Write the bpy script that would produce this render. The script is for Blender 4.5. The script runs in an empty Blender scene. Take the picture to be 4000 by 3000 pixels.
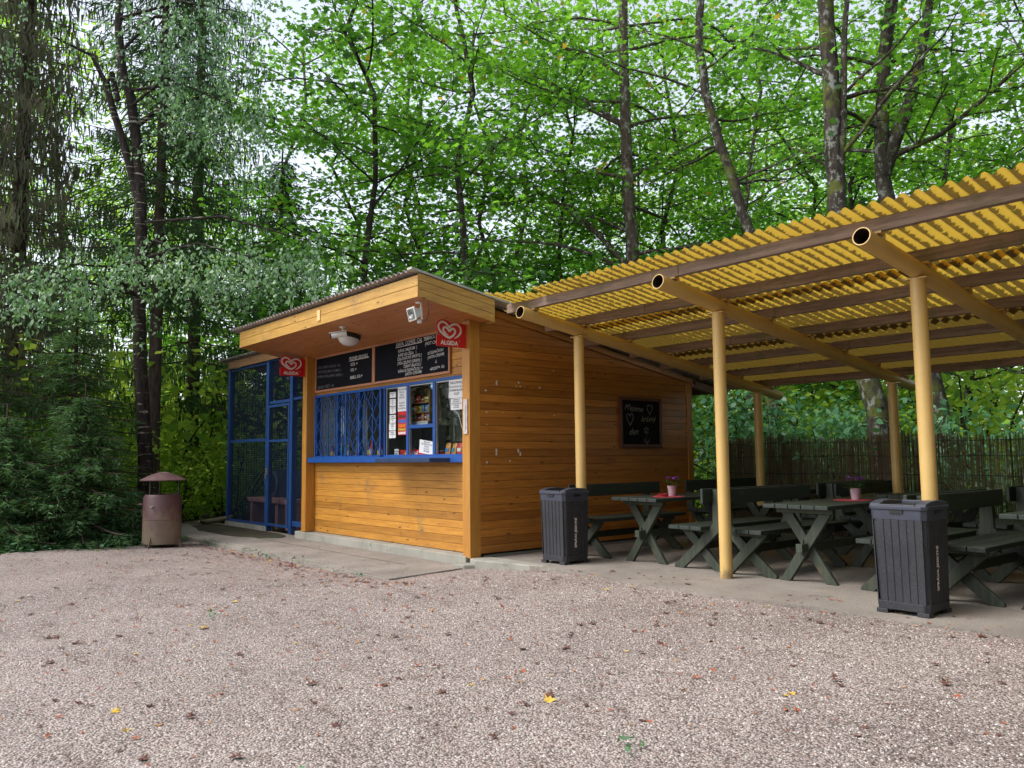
import bpy, math, random
import numpy as np
from mathutils import Vector, Matrix

R = math.radians
scene = bpy.context.scene
COL = scene.collection

# ------------------------------------------------------------------ camera, world, sun, exposure
cam = bpy.data.cameras.new("camera")
cam.sensor_width = 36.0
cam.lens = 28.35
cam.clip_start = 0.05
cam.clip_end = 1000.0
camo = bpy.data.objects.new("camera", cam)
COL.objects.link(camo)
YAW, PITCH, ROLL = R(-50.2438), R(5.1604), R(-0.556)
_f = Vector((math.sin(YAW) * math.cos(PITCH), math.cos(YAW) * math.cos(PITCH), math.sin(PITCH)))
_r = Vector((math.cos(YAW), -math.sin(YAW), 0))
_u = _r.cross(_f)
_r2 = _r * math.cos(ROLL) + _u * math.sin(ROLL)
_u2 = -_r * math.sin(ROLL) + _u * math.cos(ROLL)
camo.matrix_world = Matrix(((_r2.x, _u2.x, -_f.x, 7.277), (_r2.y, _u2.y, -_f.y, -5.579),
                            (_r2.z, _u2.z, -_f.z, 1.119), (0, 0, 0, 1)))
scene.camera = camo

SUN_EL, SUN_AZ = R(52), R(205)      # azimuth clockwise from +y
world = bpy.data.worlds.new("World")
scene.world = world
world.use_nodes = True
wn = world.node_tree
wn.nodes.clear()
sky = wn.nodes.new('ShaderNodeTexSky')
sky.sky_type = 'NISHITA'
sky.sun_disc = False
sky.sun_elevation = SUN_EL
sky.sun_rotation = SUN_AZ
sky.dust_density = 2.0
hs = wn.nodes.new('ShaderNodeHueSaturation')
hs.inputs['Saturation'].default_value = 0.40
bg = wn.nodes.new('ShaderNodeBackground')
bg.inputs['Strength'].default_value = 0.15
wo = wn.nodes.new('ShaderNodeOutputWorld')
wn.links.new(sky.outputs[0], hs.inputs['Color'])
wn.links.new(hs.outputs[0], bg.inputs['Color'])
wn.links.new(bg.outputs[0], wo.inputs['Surface'])

sun = bpy.data.lights.new("sun", 'SUN')
sun.energy = 1.1
sun.angle = R(24)
sun.color = (1.0, 0.95, 0.88)
suno = bpy.data.objects.new("sun", sun)
COL.objects.link(suno)
_sd = Vector((math.sin(SUN_AZ) * math.cos(SUN_EL), math.cos(SUN_AZ) * math.cos(SUN_EL), math.sin(SUN_EL)))
suno.rotation_euler = _sd.to_track_quat('Z', 'Y').to_euler()

scene.view_settings.view_transform = 'Standard'
scene.view_settings.look = 'None'
scene.view_settings.exposure = 1.15
scene.view_settings.gamma = 1.0
scene.render.engine = 'CYCLES'
scene.cycles.max_bounces = 7
scene.cycles.diffuse_bounces = 4
scene.cycles.transmission_bounces = 4
scene.cycles.transparent_max_bounces = 8
scene.cycles.caustics_reflective = False
scene.cycles.caustics_refractive = False

# ------------------------------------------------------------------ material helpers
def nmat(name):
    m = bpy.data.materials.new(name)
    m.use_nodes = True
    nt = m.node_tree
    nt.nodes.clear()
    out = nt.nodes.new('ShaderNodeOutputMaterial')
    b = nt.nodes.new('ShaderNodeBsdfPrincipled')
    nt.links.new(b.outputs[0], out.inputs[0])
    return m, nt, b, out

def N(nt, typ, **kw):
    n = nt.nodes.new(typ)
    for k, v in kw.items():
        if k in n.inputs.keys():
            n.inputs[k].default_value = v
        else:
            setattr(n, k, v)
    return n

def coords(nt, scale=(1, 1, 1), kind='Object', rot=(0, 0, 0)):
    t = nt.nodes.new('ShaderNodeTexCoord')
    mp = nt.nodes.new('ShaderNodeMapping')
    mp.inputs['Scale'].default_value = scale
    mp.inputs['Rotation'].default_value = rot
    nt.links.new(t.outputs[kind], mp.inputs[0])
    return mp.outputs[0]

def noise(nt, vec, scale, detail=4, rough=0.55):
    n = nt.nodes.new('ShaderNodeTexNoise')
    n.inputs['Scale'].default_value = scale
    n.inputs['Detail'].default_value = detail
    n.inputs['Roughness'].default_value = rough
    nt.links.new(vec, n.inputs['Vector'])
    return n.outputs['Fac']

def ramp(nt, fac, stops):
    r = nt.nodes.new('ShaderNodeValToRGB')
    el = r.color_ramp.elements
    while len(el) < len(stops):
        el.new(0.5)
    for e, (p, c) in zip(el, stops):
        e.position = p
        e.color = (*c, 1) if len(c) == 3 else c
    nt.links.new(fac, r.inputs[0])
    return r.outputs[0]

def mix(nt, a, b, fac=0.5, mode='MIX'):
    n = nt.nodes.new('ShaderNodeMix')
    n.data_type = 'RGBA'
    n.blend_type = mode
    for s, i in ((fac, 0), (a, 6), (b, 7)):
        if isinstance(s, (int, float)):
            n.inputs[i].default_value = s
        elif isinstance(s, tuple):
            n.inputs[i].default_value = (*s, 1)
        else:
            nt.links.new(s, n.inputs[i])
    return n.outputs[2]

def bump(nt, b, h, strength=0.3, dist=0.01):
    n = nt.nodes.new('ShaderNodeBump')
    n.inputs['Strength'].default_value = strength
    n.inputs['Distance'].default_value = dist
    nt.links.new(h, n.inputs['Height'])
    nt.links.new(n.outputs[0], b.inputs['Normal'])
    return n

def math_n(nt, op, a, b=None, c=None):
    n = nt.nodes.new('ShaderNodeMath')
    n.operation = op
    for i, s in enumerate((a, b, c)):
        if s is None:
            continue
        if isinstance(s, (int, float)):
            n.inputs[i].default_value = s
        else:
            nt.links.new(s, n.inputs[i])
    return n.outputs[0]

def plain(name, col, rough=0.5, metal=0.0, var=0.12, scale=6.0, bmp=0.0, spec=0.5, dirt=None):
    m, nt, b, out = nmat(name)
    v = coords(nt)
    n = noise(nt, v, scale, 5)
    c = ramp(nt, n, [(0.25, tuple(x * (1 - var) for x in col)), (0.75, tuple(min(1, x * (1 + var)) for x in col))])
    if dirt:
        n2 = noise(nt, v, dirt[1], 6, 0.7)
        f = ramp(nt, n2, [(dirt[2], (0, 0, 0)), (dirt[2] + 0.12, (1, 1, 1))])
        c = mix(nt, c, dirt[0], f)
    nt.links.new(c, b.inputs['Base Color'])
    b.inputs['Roughness'].default_value = rough
    b.inputs['Metallic'].default_value = metal
    b.inputs['Specular IOR Level'].default_value = spec
    if bmp:
        bump(nt, b, noise(nt, v, scale * 12, 3), bmp, 0.004)
    return m

def wood(name, c1, c2, axis='x', rough=0.5, plank=None, knots=True, stain=None, grey=0.0):
    """stained softwood: grain stretched along axis, a tone per plank, knots"""
    m, nt, b, out = nmat(name)
    sc = {'x': (1, 14, 14), 'y': (14, 1, 14), 'z': (14, 14, 1)}[axis]
    v = coords(nt, sc)
    g1 = noise(nt, v, 2.2, 6, 0.6)
    g2 = noise(nt, v, 9.0, 3, 0.6)
    g = math_n(nt, 'ADD', math_n(nt, 'MULTIPLY', g1, 0.7), math_n(nt, 'MULTIPLY', g2, 0.3))
    c = ramp(nt, g, [(0.35, c1), (0.62, c2)])
    if plank:
        t = nt.nodes.new('ShaderNodeTexCoord')
        sp = nt.nodes.new('ShaderNodeSeparateXYZ')
        nt.links.new(t.outputs['Object'], sp.inputs[0])
        ax, off, pitch = plank
        fl = math_n(nt, 'FLOOR', math_n(nt, 'DIVIDE', math_n(nt, 'SUBTRACT', sp.outputs[ax], off), pitch))
        wn_ = nt.nodes.new('ShaderNodeTexWhiteNoise')
        wn_.noise_dimensions = '1D'
        nt.links.new(fl, wn_.inputs['W'])
        tone = ramp(nt, wn_.outputs['Value'], [(0.0, (0.74, 0.70, 0.66)), (1.0, (1.14, 1.13, 1.10))])
        c = mix(nt, c, tone, 1.0, 'MULTIPLY')
    if knots:
        ks = {'x': (3.2, 9, 11), 'y': (9, 3.2, 11), 'z': (9, 9, 3)}[axis]
        kv = coords(nt, ks)
        vo = nt.nodes.new('ShaderNodeTexVoronoi')
        vo.inputs['Scale'].default_value = 1.0
        nt.links.new(kv, vo.inputs['Vector'])
        kf = ramp(nt, vo.outputs['Distance'], [(0.07, (1, 1, 1)), (0.14, (0, 0, 0))])
        c = mix(nt, c, tuple(x * 0.35 for x in c1), kf)
    if stain:
        sv = coords(nt, (1, 1, 1))
        sn = noise(nt, sv, stain[1], 7, 0.72)
        sf = ramp(nt, sn, [(stain[2], (0, 0, 0)), (stain[2] + 0.15, (0.75, 0.75, 0.75))])
        c = mix(nt, c, stain[0], sf)
    nt.links.new(c, b.inputs['Base Color'])
    b.inputs['Roughness'].default_value = rough
    bump(nt, b, g, 0.25, 0.004)
    return m

def leafmat(name, cols, trans, tw=0.5, rough=0.45, spec=0.35, yellow=0.0):
    m, nt, b, out = nmat(name)
    geo = nt.nodes.new('ShaderNodeNewGeometry')
    c = ramp(nt, geo.outputs['Random Per Island'], [(i / (len(cols) - 1), k) for i, k in enumerate(cols)])
    ct = ramp(nt, geo.outputs['Random Per Island'], [(0.0, tuple(x * 0.75 for x in trans)), (0.93, trans)] +
              ([(0.985, trans), (0.99, (0.75, 0.5, 0.05))] if yellow else []))
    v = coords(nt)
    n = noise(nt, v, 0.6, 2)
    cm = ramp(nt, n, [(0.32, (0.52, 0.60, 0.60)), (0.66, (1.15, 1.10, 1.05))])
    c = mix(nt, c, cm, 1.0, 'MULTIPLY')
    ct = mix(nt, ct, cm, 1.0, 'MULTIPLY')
    nt.links.new(c, b.inputs['Base Color'])
    b.inputs['Roughness'].default_value = rough
    b.inputs['Specular IOR Level'].default_value = spec
    tr = nt.nodes.new('ShaderNodeBsdfTranslucent')
    nt.links.new(ct, tr.inputs[0])
    ms = nt.nodes.new('ShaderNodeMixShader')
    ms.inputs[0].default_value = tw
    nt.links.new(b.outputs[0], ms.inputs[1])
    nt.links.new(tr.outputs[0], ms.inputs[2])
    nt.links.new(ms.outputs[0], out.inputs[0])
    return m

def barkmat(name, c1, c2, lichen=None, moss=None, bands=None, bthr=0.50):
    m, nt, b, out = nmat(name)
    v = coords(nt, (6, 6, 1.6))
    n = noise(nt, v, 3.0, 7, 0.65)
    c = ramp(nt, n, [(0.35, c1), (0.68, c2)])
    if bands:
        bv = coords(nt, (2.0, 2.0, 16))
        bn = noise(nt, bv, 1.6, 5, 0.7)
        bf = ramp(nt, bn, [(bthr, (0, 0, 0)), (bthr + 0.05, (1, 1, 1))])
        c = mix(nt, c, bands, bf)
    if lichen:
        lv = coords(nt, (1, 1, 0.7))
        ln = noise(nt, lv, 9.0, 6, 0.7)
        lf = ramp(nt, ln, [(0.54, (0, 0, 0)), (0.6, (0.8, 0.8, 0.8))])
        c = mix(nt, c, lichen, lf)
    if moss:
        mn = noise(nt, coords(nt), 2.5, 5, 0.6)
        mf = ramp(nt, mn, [(0.55, (0, 0, 0)), (0.65, (0.8, 0.8, 0.8))])
        c = mix(nt, c, moss, mf)
    nt.links.new(c, b.inputs['Base Color'])
    b.inputs['Roughness'].default_value = 0.9
    b.inputs['Specular IOR Level'].default_value = 0.2
    bump(nt, b, noise(nt, coords(nt, (10, 10, 2.5)), 4.0, 6, 0.7), 0.8, 0.02)
    return m

# ------------------------------------------------------------------ mesh helpers
class MB:
    def __init__(self, org=(0, 0, 0)):
        self.v, self.f, self.mi, self.cur = [], [], [], 0
        self.o = Vector(org)

    def add(self, vs, fs, M=None):
        n = len(self.v)
        for p in vs:
            p = Vector(p)
            if M is not None:
                p = M @ p
            self.v.append(tuple(p - self.o))
        for f in fs:
            self.f.append(tuple(i + n for i in f))
            self.mi.append(self.cur)
        return self

    def box(self, x0, x1, y0, y1, z0, z1, M=None):
        vs = [(x0, y0, z0), (x1, y0, z0), (x1, y1, z0), (x0, y1, z0), (x0, y0, z1), (x1, y0, z1), (x1, y1, z1), (x0, y1, z1)]
        return self.add(vs, [(0, 3, 2, 1), (4, 5, 6, 7), (0, 1, 5, 4), (1, 2, 6, 5), (2, 3, 7, 6), (3, 0, 4, 7)], M)

    def prism(self, pts, axis, a, b, M=None):
        """pts: 2D polygon in the plane of the two other axes, extruded a..b along axis"""
        n = len(pts)
        def P(p, t):
            return {'x': (t, p[0], p[1]), 'y': (p[0], t, p[1]), 'z': (p[0], p[1], t)}[axis]
        vs = [P(p, a) for p in pts] + [P(p, b) for p in pts]
        fs = [tuple(range(n))[::-1], tuple(range(n, 2 * n))] + [(i, (i + 1) % n, n + (i + 1) % n, n + i) for i in range(n)]
        return self.add(vs, fs, M)

    def bar(self, p0, p1, w, h, up=(0, 0, 1)):
        p0, p1 = Vector(p0), Vector(p1)
        d = (p1 - p0)
        L = d.length
        d.normalize()
        u = Vector(up)
        s = d.cross(u)
        if s.length < 1e-4:
            s = d.cross(Vector((1, 0, 0)))
        s.normalize()
        u = s.cross(d)
        M = Matrix(((d.x, s.x, u.x, p0.x), (d.y, s.y, u.y, p0.y), (d.z, s.z, u.z, p0.z), (0, 0, 0, 1)))
        return self.box(0, L, -w / 2, w / 2, -h / 2, h / 2, M)

    def tube(self, pts, rads, seg=8, cap=True):
        pts = [Vector(p) for p in pts]
        if isinstance(rads, (int, float)):
            rads = [rads] * len(pts)
        n0 = len(self.v)
        ref = None
        rings = []
        for i, p in enumerate(pts):
            t = (pts[min(i + 1, len(pts) - 1)] - pts[max(i - 1, 0)])
            if t.length < 1e-9:
                t = Vector((0, 0, 1))
            t.normalize()
            if ref is None:
                ref = Vector((1, 0, 0)) if abs(t.x) < 0.8 else Vector((0, 1, 0))
            a = (ref - t * ref.dot(t)).normalized()
            ref = a
            b = t.cross(a)
            rings.append([p + (a * math.cos(2 * math.pi * k / seg) + b * math.sin(2 * math.pi * k / seg)) * rads[i] for k in range(seg)])
        for r in rings:
            for q in r:
                self.v.append(tuple(q - self.o))
        for i in range(len(rings) - 1):
            for k in range(seg):
                k2 = (k + 1) % seg
                self.f.append((n0 + i * seg + k, n0 + i * seg + k2, n0 + (i + 1) * seg + k2, n0 + (i + 1) * seg + k))
                self.mi.append(self.cur)
        if cap:
            self.f.append(tuple(n0 + k for k in range(seg))[::-1]); self.mi.append(self.cur)
            e = n0 + (len(rings) - 1) * seg
            self.f.append(tuple(e + k for k in range(seg))); self.mi.append(self.cur)
        return self

    def lathe(self, prof, seg=24, c=(0, 0, 0), M=None):
        vs, fs = [], []
        for (r, z) in prof:
            for k in range(seg):
                a = 2 * math.pi * k / seg
                vs.append((c[0] + r * math.cos(a), c[1] + r * math.sin(a), c[2] + z))
        for i in range(len(prof) - 1):
            for k in range(seg):
                k2 = (k + 1) % seg
                fs.append((i * seg + k, i * seg + k2, (i + 1) * seg + k2, (i + 1) * seg + k))
        return self.add(vs, fs, M)

    def build(self, name, mats, parent=None, smooth=False, bevel=0.0):
        me = bpy.data.meshes.new(name)
        me.from_pydata(self.v, [], self.f)
        for m in (mats if isinstance(mats, (list, tuple)) else [mats]):
            me.materials.append(m)
        if any(self.mi):
            me.polygons.foreach_set('material_index', self.mi)
        if smooth:
            me.polygons.foreach_set('use_smooth', [True] * len(me.polygons))
            me.set_sharp_from_angle(angle=R(40))
        me.update()
        o = bpy.data.objects.new(name, me)
        COL.objects.link(o)
        if parent is not None:
            o.parent = parent
        if bevel:
            bm_ = o.modifiers.new('bevel', 'BEVEL')
            bm_.width = bevel
            bm_.segments = 2
            bm_.limit_method = 'ANGLE'
        return o

def tag(o, label=None, cat=None, group=None, kind=None):
    if label: o['label'] = label
    if cat: o['category'] = cat
    if group: o['group'] = group
    if kind: o['kind'] = kind
    return o

def thing(name, label, cat, loc=(0, 0, 0), rotz=0.0, group=None):
    o = bpy.data.objects.new(name, None)
    o.empty_display_size = 0.2
    COL.objects.link(o)
    o.location = loc
    o.rotation_euler = (0, 0, rotz)
    return tag(o, label, cat, group)

def dup(root, loc, rotz=0.0, label=None, scale=None, group=None):
    r = root.copy(); COL.objects.link(r)
    r.location = loc; r.rotation_euler = (0, 0, rotz)
    if label: r['label'] = label
    if group: r['group'] = group
    if scale: r.scale = (scale, scale, scale) if isinstance(scale, (int, float)) else scale
    for ch in list(root.children):
        c = ch.copy(); COL.objects.link(c); c.parent = r
        for g in ch.children:
            d = g.copy(); COL.objects.link(d); d.parent = c
    return r

def text_geo(body, size, align='LEFT', bold=0.0, extrude=0.0, spacing=1.0, shear=0.0):
    cu = bpy.data.curves.new('t', 'FONT')
    cu.body = body
    cu.size = size
    cu.align_x = align
    cu.offset = bold
    cu.extrude = extrude
    cu.space_character = spacing
    cu.shear = shear
    cu.resolution_u = 2
    ob = bpy.data.objects.new('t', cu)
    COL.objects.link(ob)
    dg = bpy.context.evaluated_depsgraph_get()
    me = bpy.data.meshes.new_from_object(ob.evaluated_get(dg))
    vs = [tuple(v.co) for v in me.vertices]
    fs = [tuple(p.vertices) for p in me.polygons]
    bpy.data.objects.remove(ob)
    bpy.data.curves.remove(cu)
    bpy.data.meshes.remove(me)
    return vs, fs

def frameM(origin, xdir, ydir):
    x = Vector(xdir).normalized(); y = Vector(ydir).normalized(); z = x.cross(y)
    return Matrix(((x.x, y.x, z.x, origin[0]), (x.y, y.y, z.y, origin[1]), (x.z, y.z, z.z, origin[2]), (0, 0, 0, 1)))

def stroke(mb, pts, w, M):
    """a hand-drawn chalk line: 2D polyline in the frame M, real small thickness"""
    for a, b in zip(pts[:-1], pts[1:]):
        a3, b3 = M @ Vector((a[0], a[1], 0.0015)), M @ Vector((b[0], b[1], 0.0015))
        if (b3 - a3).length > 1e-5:
            mb.bar(a3, b3, w, 0.002, up=tuple(M.to_3x3() @ Vector((0, 0, 1))))

# ------------------------------------------------------------------ materials
ORANGE1, ORANGE2 = (0.30, 0.105, 0.020), (0.46, 0.19, 0.036)
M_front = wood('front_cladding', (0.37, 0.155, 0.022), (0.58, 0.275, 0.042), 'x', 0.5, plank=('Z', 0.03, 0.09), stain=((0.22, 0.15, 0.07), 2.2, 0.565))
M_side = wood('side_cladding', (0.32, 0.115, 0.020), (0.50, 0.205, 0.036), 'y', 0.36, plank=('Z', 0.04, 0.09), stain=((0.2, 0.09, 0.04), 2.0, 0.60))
M_post = wood('stained_post', (0.38, 0.16, 0.026), (0.52, 0.24, 0.042), 'z', 0.45, knots=False)
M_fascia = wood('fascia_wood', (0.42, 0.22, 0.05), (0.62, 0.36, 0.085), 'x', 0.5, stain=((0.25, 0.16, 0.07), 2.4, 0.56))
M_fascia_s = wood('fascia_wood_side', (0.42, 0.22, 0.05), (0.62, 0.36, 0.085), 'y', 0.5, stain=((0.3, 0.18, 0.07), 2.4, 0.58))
M_soffit = wood('soffit_wood', (0.44, 0.165, 0.045), (0.60, 0.25, 0.075), 'x', 0.45)
M_frame_br = wood('board_frame_wood', (0.36, 0.15, 0.07), (0.45, 0.20, 0.10), 'x', 0.5, knots=False)
M_frame_dk = wood('dark_board_frame', (0.085, 0.022, 0.02), (0.12, 0.035, 0.03), 'z', 0.5, knots=False)
M_dark = plain('dark_backing', (0.03, 0.015, 0.008), 0.9)
M_slate = plain('blackboard', (0.006, 0.007, 0.011), 0.8, var=0.3, scale=3, spec=0.12)
M_chalk = plain('chalk', (0.62, 0.62, 0.60), 0.9, var=0.25, scale=60)
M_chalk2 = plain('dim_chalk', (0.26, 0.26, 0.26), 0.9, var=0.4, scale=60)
M_chalk_faint = plain('faint_chalk', (0.13, 0.13, 0.14), 0.9, var=0.5, scale=50)
M_concrete = plain('plinth_concrete', (0.30, 0.29, 0.25), 0.9, var=0.2, scale=4, bmp=0.6, dirt=((0.14, 0.15, 0.09), 5, 0.58))
M_blue = plain('blue_paint', (0.012, 0.075, 0.30), 0.4, var=0.15, scale=9, dirt=((0.02, 0.05, 0.13), 7, 0.66))
M_blue_dk = plain('worn_blue_shelf', (0.015, 0.035, 0.09), 0.45, var=0.3, scale=9)
M_cage = plain('cage_blue', (0.012, 0.055, 0.19), 0.5, var=0.15, scale=7)
M_wire = plain('mesh_wire', (0.010, 0.022, 0.055), 0.6, metal=0.0)
M_silver = plain('silver_bar', (0.42, 0.43, 0.42), 0.35, metal=0.7)
M_white = plain('white_plastic', (0.74, 0.73, 0.68), 0.4, var=0.06)
M_paper = plain('paper', (0.72, 0.72, 0.72), 0.8, var=0.04)
M_ink = plain('ink', (0.04, 0.04, 0.05), 0.8)
M_black = plain('black_plastic', (0.015, 0.015, 0.017), 0.35)
M_red = plain('sign_red', (0.60, 0.012, 0.018), 0.35, var=0.04)
M_signwhite = plain('sign_cream', (0.78, 0.72, 0.66), 0.45, var=0.04)
M_cream = plain('cream_paint', (0.66, 0.44, 0.155), 0.42, var=0.07, scale=5, bmp=0.1, dirt=((0.35, 0.25, 0.12), 9, 0.70))
_nt = M_cream.node_tree
_b = [n for n in _nt.nodes if n.type == 'BSDF_PRINCIPLED'][0]
_src = _b.inputs['Base Color'].links[0].from_socket
_tc = _nt.nodes.new('ShaderNodeTexCoord'); _sp = _nt.nodes.new('ShaderNodeSeparateXYZ'); _nt.links.new(_tc.outputs['Object'], _sp.inputs[0])
_gz = math_n(_nt, 'SUBTRACT', noise(_nt, coords(_nt, (1, 1, 0.5)), 14, 6, 0.7), math_n(_nt, 'MULTIPLY', _sp.outputs['Z'], 1.6))
_gf = ramp(_nt, _gz, [(0.36, (0, 0, 0)), (0.50, (0.8, 0.8, 0.8))])
_c1 = mix(_nt, _src, (0.20, 0.14, 0.075), _gf)
_rs = ramp(_nt, noise(_nt, coords(_nt, (1, 1, 0.35)), 22, 6, 0.75), [(0.66, (0, 0, 0)), (0.70, (0.7, 0.7, 0.7))])
_nt.links.new(mix(_nt, _c1, (0.22, 0.10, 0.035), _rs), _b.inputs['Base Color'])
M_beam = wood('weathered_purlin', (0.15, 0.105, 0.08), (0.32, 0.225, 0.17), 'x', 0.85, knots=False, stain=((0.10, 0.12, 0.035), 2.2, 0.54))
M_green = wood('green_stained_wood', (0.011, 0.018, 0.015), (0.028, 0.040, 0.032), 'y', 0.6, knots=False, stain=((0.09, 0.07, 0.035), 3.5, 0.60))
M_greenleg = wood('green_stained_leg', (0.018, 0.027, 0.020), (0.052, 0.062, 0.040), 'z', 0.65, knots=False, stain=((0.10, 0.075, 0.035), 4, 0.56))
M_wall_in = plain('inside_wall', (0.66, 0.68, 0.66), 0.8)
M_ceil_in = plain('inside_ceiling', (0.72, 0.73, 0.72), 0.8)
M_shelf = wood('shelf_wood', (0.22, 0.10, 0.04), (0.32, 0.16, 0.07), 'x', 0.5, knots=False)
M_tin = plain('grey_sheet', (0.30, 0.27, 0.26), 0.65, var=0.2, scale=8, dirt=((0.13, 0.10, 0.08), 5, 0.6))

# ------------------------------------------------------------------ the setting: ground, gravel yard, pavement
def sst(a, b, t):
    t = np.clip((t - a) / (b - a), 0, 1)
    return t * t * (3 - 2 * t)

def vnoise(x, y, seed=0):
    xi, yi = np.floor(x).astype(int), np.floor(y).astype(int)
    fx, fy = x - xi, y - yi
    fx, fy = fx * fx * (3 - 2 * fx), fy * fy * (3 - 2 * fy)
    def h(a, b):
        n = (a * 374761393 + b * 668265263 + seed * 974711) & 0x7fffffff
        n = (n ^ (n >> 13)) * 1274126177 & 0x7fffffff
        return ((n ^ (n >> 16)) & 0xffff) / 65535.0
    return (h(xi, yi) * (1 - fx) + h(xi + 1, yi) * fx) * (1 - fy) + (h(xi, yi + 1) * (1 - fx) + h(xi + 1, yi + 1) * fx) * fy

def yard_z(x, y):
    x = np.asarray(x, float); y = np.asarray(y, float)
    left, right = -0.135, -0.012
    z = np.interp(x, [-3, -1, 0.2, 1.3], [left, -0.122, -0.092, right])
    far = -0.075
    z = z + (far - z) * sst(-1.8, -4.2, y) if False else z + (far - z) * sst(0.0, 1.0, (-1.8 - y) / 2.4)
    return z + 0.022 * (vnoise(x * 1.1, y * 1.1, 3) - 0.5) + 0.010 * (vnoise(x * 4, y * 4, 5) - 0.5)

def grid(name, x0, x1, y0, y1, st, zf, keep, mat):
    xs = np.arange(x0, x1 + st / 2, st); ys = np.arange(y0, y1 + st / 2, st)
    X, Y = np.meshgrid(xs, ys)
    Z = zf(X, Y)
    V = np.stack([X.ravel(), Y.ravel(), Z.ravel()], 1)
    nx, ny = len(xs), len(ys)
    I = np.arange(nx * ny).reshape(ny, nx)
    K = keep(X, Y)
    Fm = K[:-1, :-1] & K[1:, 1:] & K[:-1, 1:] & K[1:, :-1]
    q = np.stack([I[:-1, :-1][Fm], I[:-1, 1:][Fm], I[1:, 1:][Fm], I[1:, :-1][Fm]], 1)
    me = bpy.data.meshes.new(name)
    me.from_pydata(V.tolist(), [], q.tolist())
    me.materials.append(mat)
    me.polygons.foreach_set('use_smooth', [True] * len(me.polygons))
    me.update()
    o = bpy.data.objects.new(name, me)
    COL.objects.link(o)
    return o

# forest floor
m, nt, b, out = nmat('forest_floor')
v = coords(nt)
c = ramp(nt, noise(nt, v, 3.5, 8, 0.7), [(0.3, (0.022, 0.016, 0.010)), (0.5, (0.055, 0.038, 0.022)), (0.62, (0.035, 0.055, 0.018)), (0.8, (0.10, 0.06, 0.03))])
nt.links.new(c, b.inputs['Base Color'])
b.inputs['Roughness'].default_value = 0.95
bump(nt, b, noise(nt, v, 14, 6, 0.7), 0.8, 0.05)
M_floor = m

def hill(X, Y):
    d = np.sqrt((X + 2) ** 2 + Y ** 2)
    z = -0.22 + 0.05 * (vnoise(X * 0.7, Y * 0.7, 9) - 0.5)
    z = z + 2.2 * sst(14, 45, Y - 0.15 * X)
    return z
o = grid('ground', -75, 45, -30, 75, 1.0, hill, lambda X, Y: np.ones_like(X, bool), M_floor)
tag(o, kind='structure')

# gravel
m, nt, b, out = nmat('gravel')
v = coords(nt)
vo = nt.nodes.new('ShaderNodeTexVoronoi'); vo.inputs['Scale'].default_value = 84
wv = mix(nt, v, noise(nt, v, 30, 2), 0.0)
nt.links.new(v, vo.inputs['Vector'])
vo2 = nt.nodes.new('ShaderNodeTexVoronoi'); vo2.inputs['Scale'].default_value = 150
nt.links.new(v, vo2.inputs['Vector'])
sep = nt.nodes.new('ShaderNodeSeparateColor'); nt.links.new(vo.outputs['Color'], sep.inputs[0])
sep2 = nt.nodes.new('ShaderNodeSeparateColor'); nt.links.new(vo2.outputs['Color'], sep2.inputs[0])
stone = ramp(nt, sep.outputs[0], [(0.0, (0.13, 0.115, 0.105)), (0.25, (0.27, 0.235, 0.21)), (0.6, (0.46, 0.41, 0.375)), (0.85, (0.62, 0.575, 0.54)), (1.0, (0.36, 0.24, 0.18))])
stone2 = ramp(nt, sep2.outputs[0], [(0.0, (0.16, 0.14, 0.13)), (0.5, (0.42, 0.375, 0.34)), (1.0, (0.62, 0.58, 0.55))])
c = mix(nt, stone, stone2, 0.35)
gap = ramp(nt, vo.outputs['Distance'], [(0.45, (1, 1, 1)), (0.78, (0.36, 0.33, 0.32))])
c = mix(nt, c, gap, 1.0, 'MULTIPLY')
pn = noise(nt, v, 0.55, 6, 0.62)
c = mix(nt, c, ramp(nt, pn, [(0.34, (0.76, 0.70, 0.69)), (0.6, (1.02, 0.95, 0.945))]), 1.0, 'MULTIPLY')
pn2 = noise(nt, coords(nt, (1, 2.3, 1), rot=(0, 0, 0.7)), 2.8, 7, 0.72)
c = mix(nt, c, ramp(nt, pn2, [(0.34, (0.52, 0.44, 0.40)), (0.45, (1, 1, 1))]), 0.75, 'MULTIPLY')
# thin moss / soil near the slab edge
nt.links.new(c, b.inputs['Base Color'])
b.inputs['Roughness'].default_value = 0.85
hgt = math_n(nt, 'SUBTRACT', 1.0, vo.outputs['Distance'])
hgt2 = math_n(nt, 'ADD', hgt, math_n(nt, 'MULTIPLY', pn2, 1.2))
bump(nt, b, hgt2, 0.9, 0.012)
M_gravel = m

def yard_keep(X, Y):
    wob = 0.28 * (vnoise(X * 2.2, Y * 2.2, 21) - 0.5) + 0.12 * (vnoise(X * 7, Y * 7, 22) - 0.5)
    left = -5.35 + 0.45 * sst(0, 1, (Y + 2.9) / -2.5) + wob - 0.35 * sst(-2.4, -1.2, Y)
    return (X > left) & (Y < -0.02)
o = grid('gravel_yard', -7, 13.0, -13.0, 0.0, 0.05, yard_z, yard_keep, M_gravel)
tag(o, kind='structure')

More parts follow.
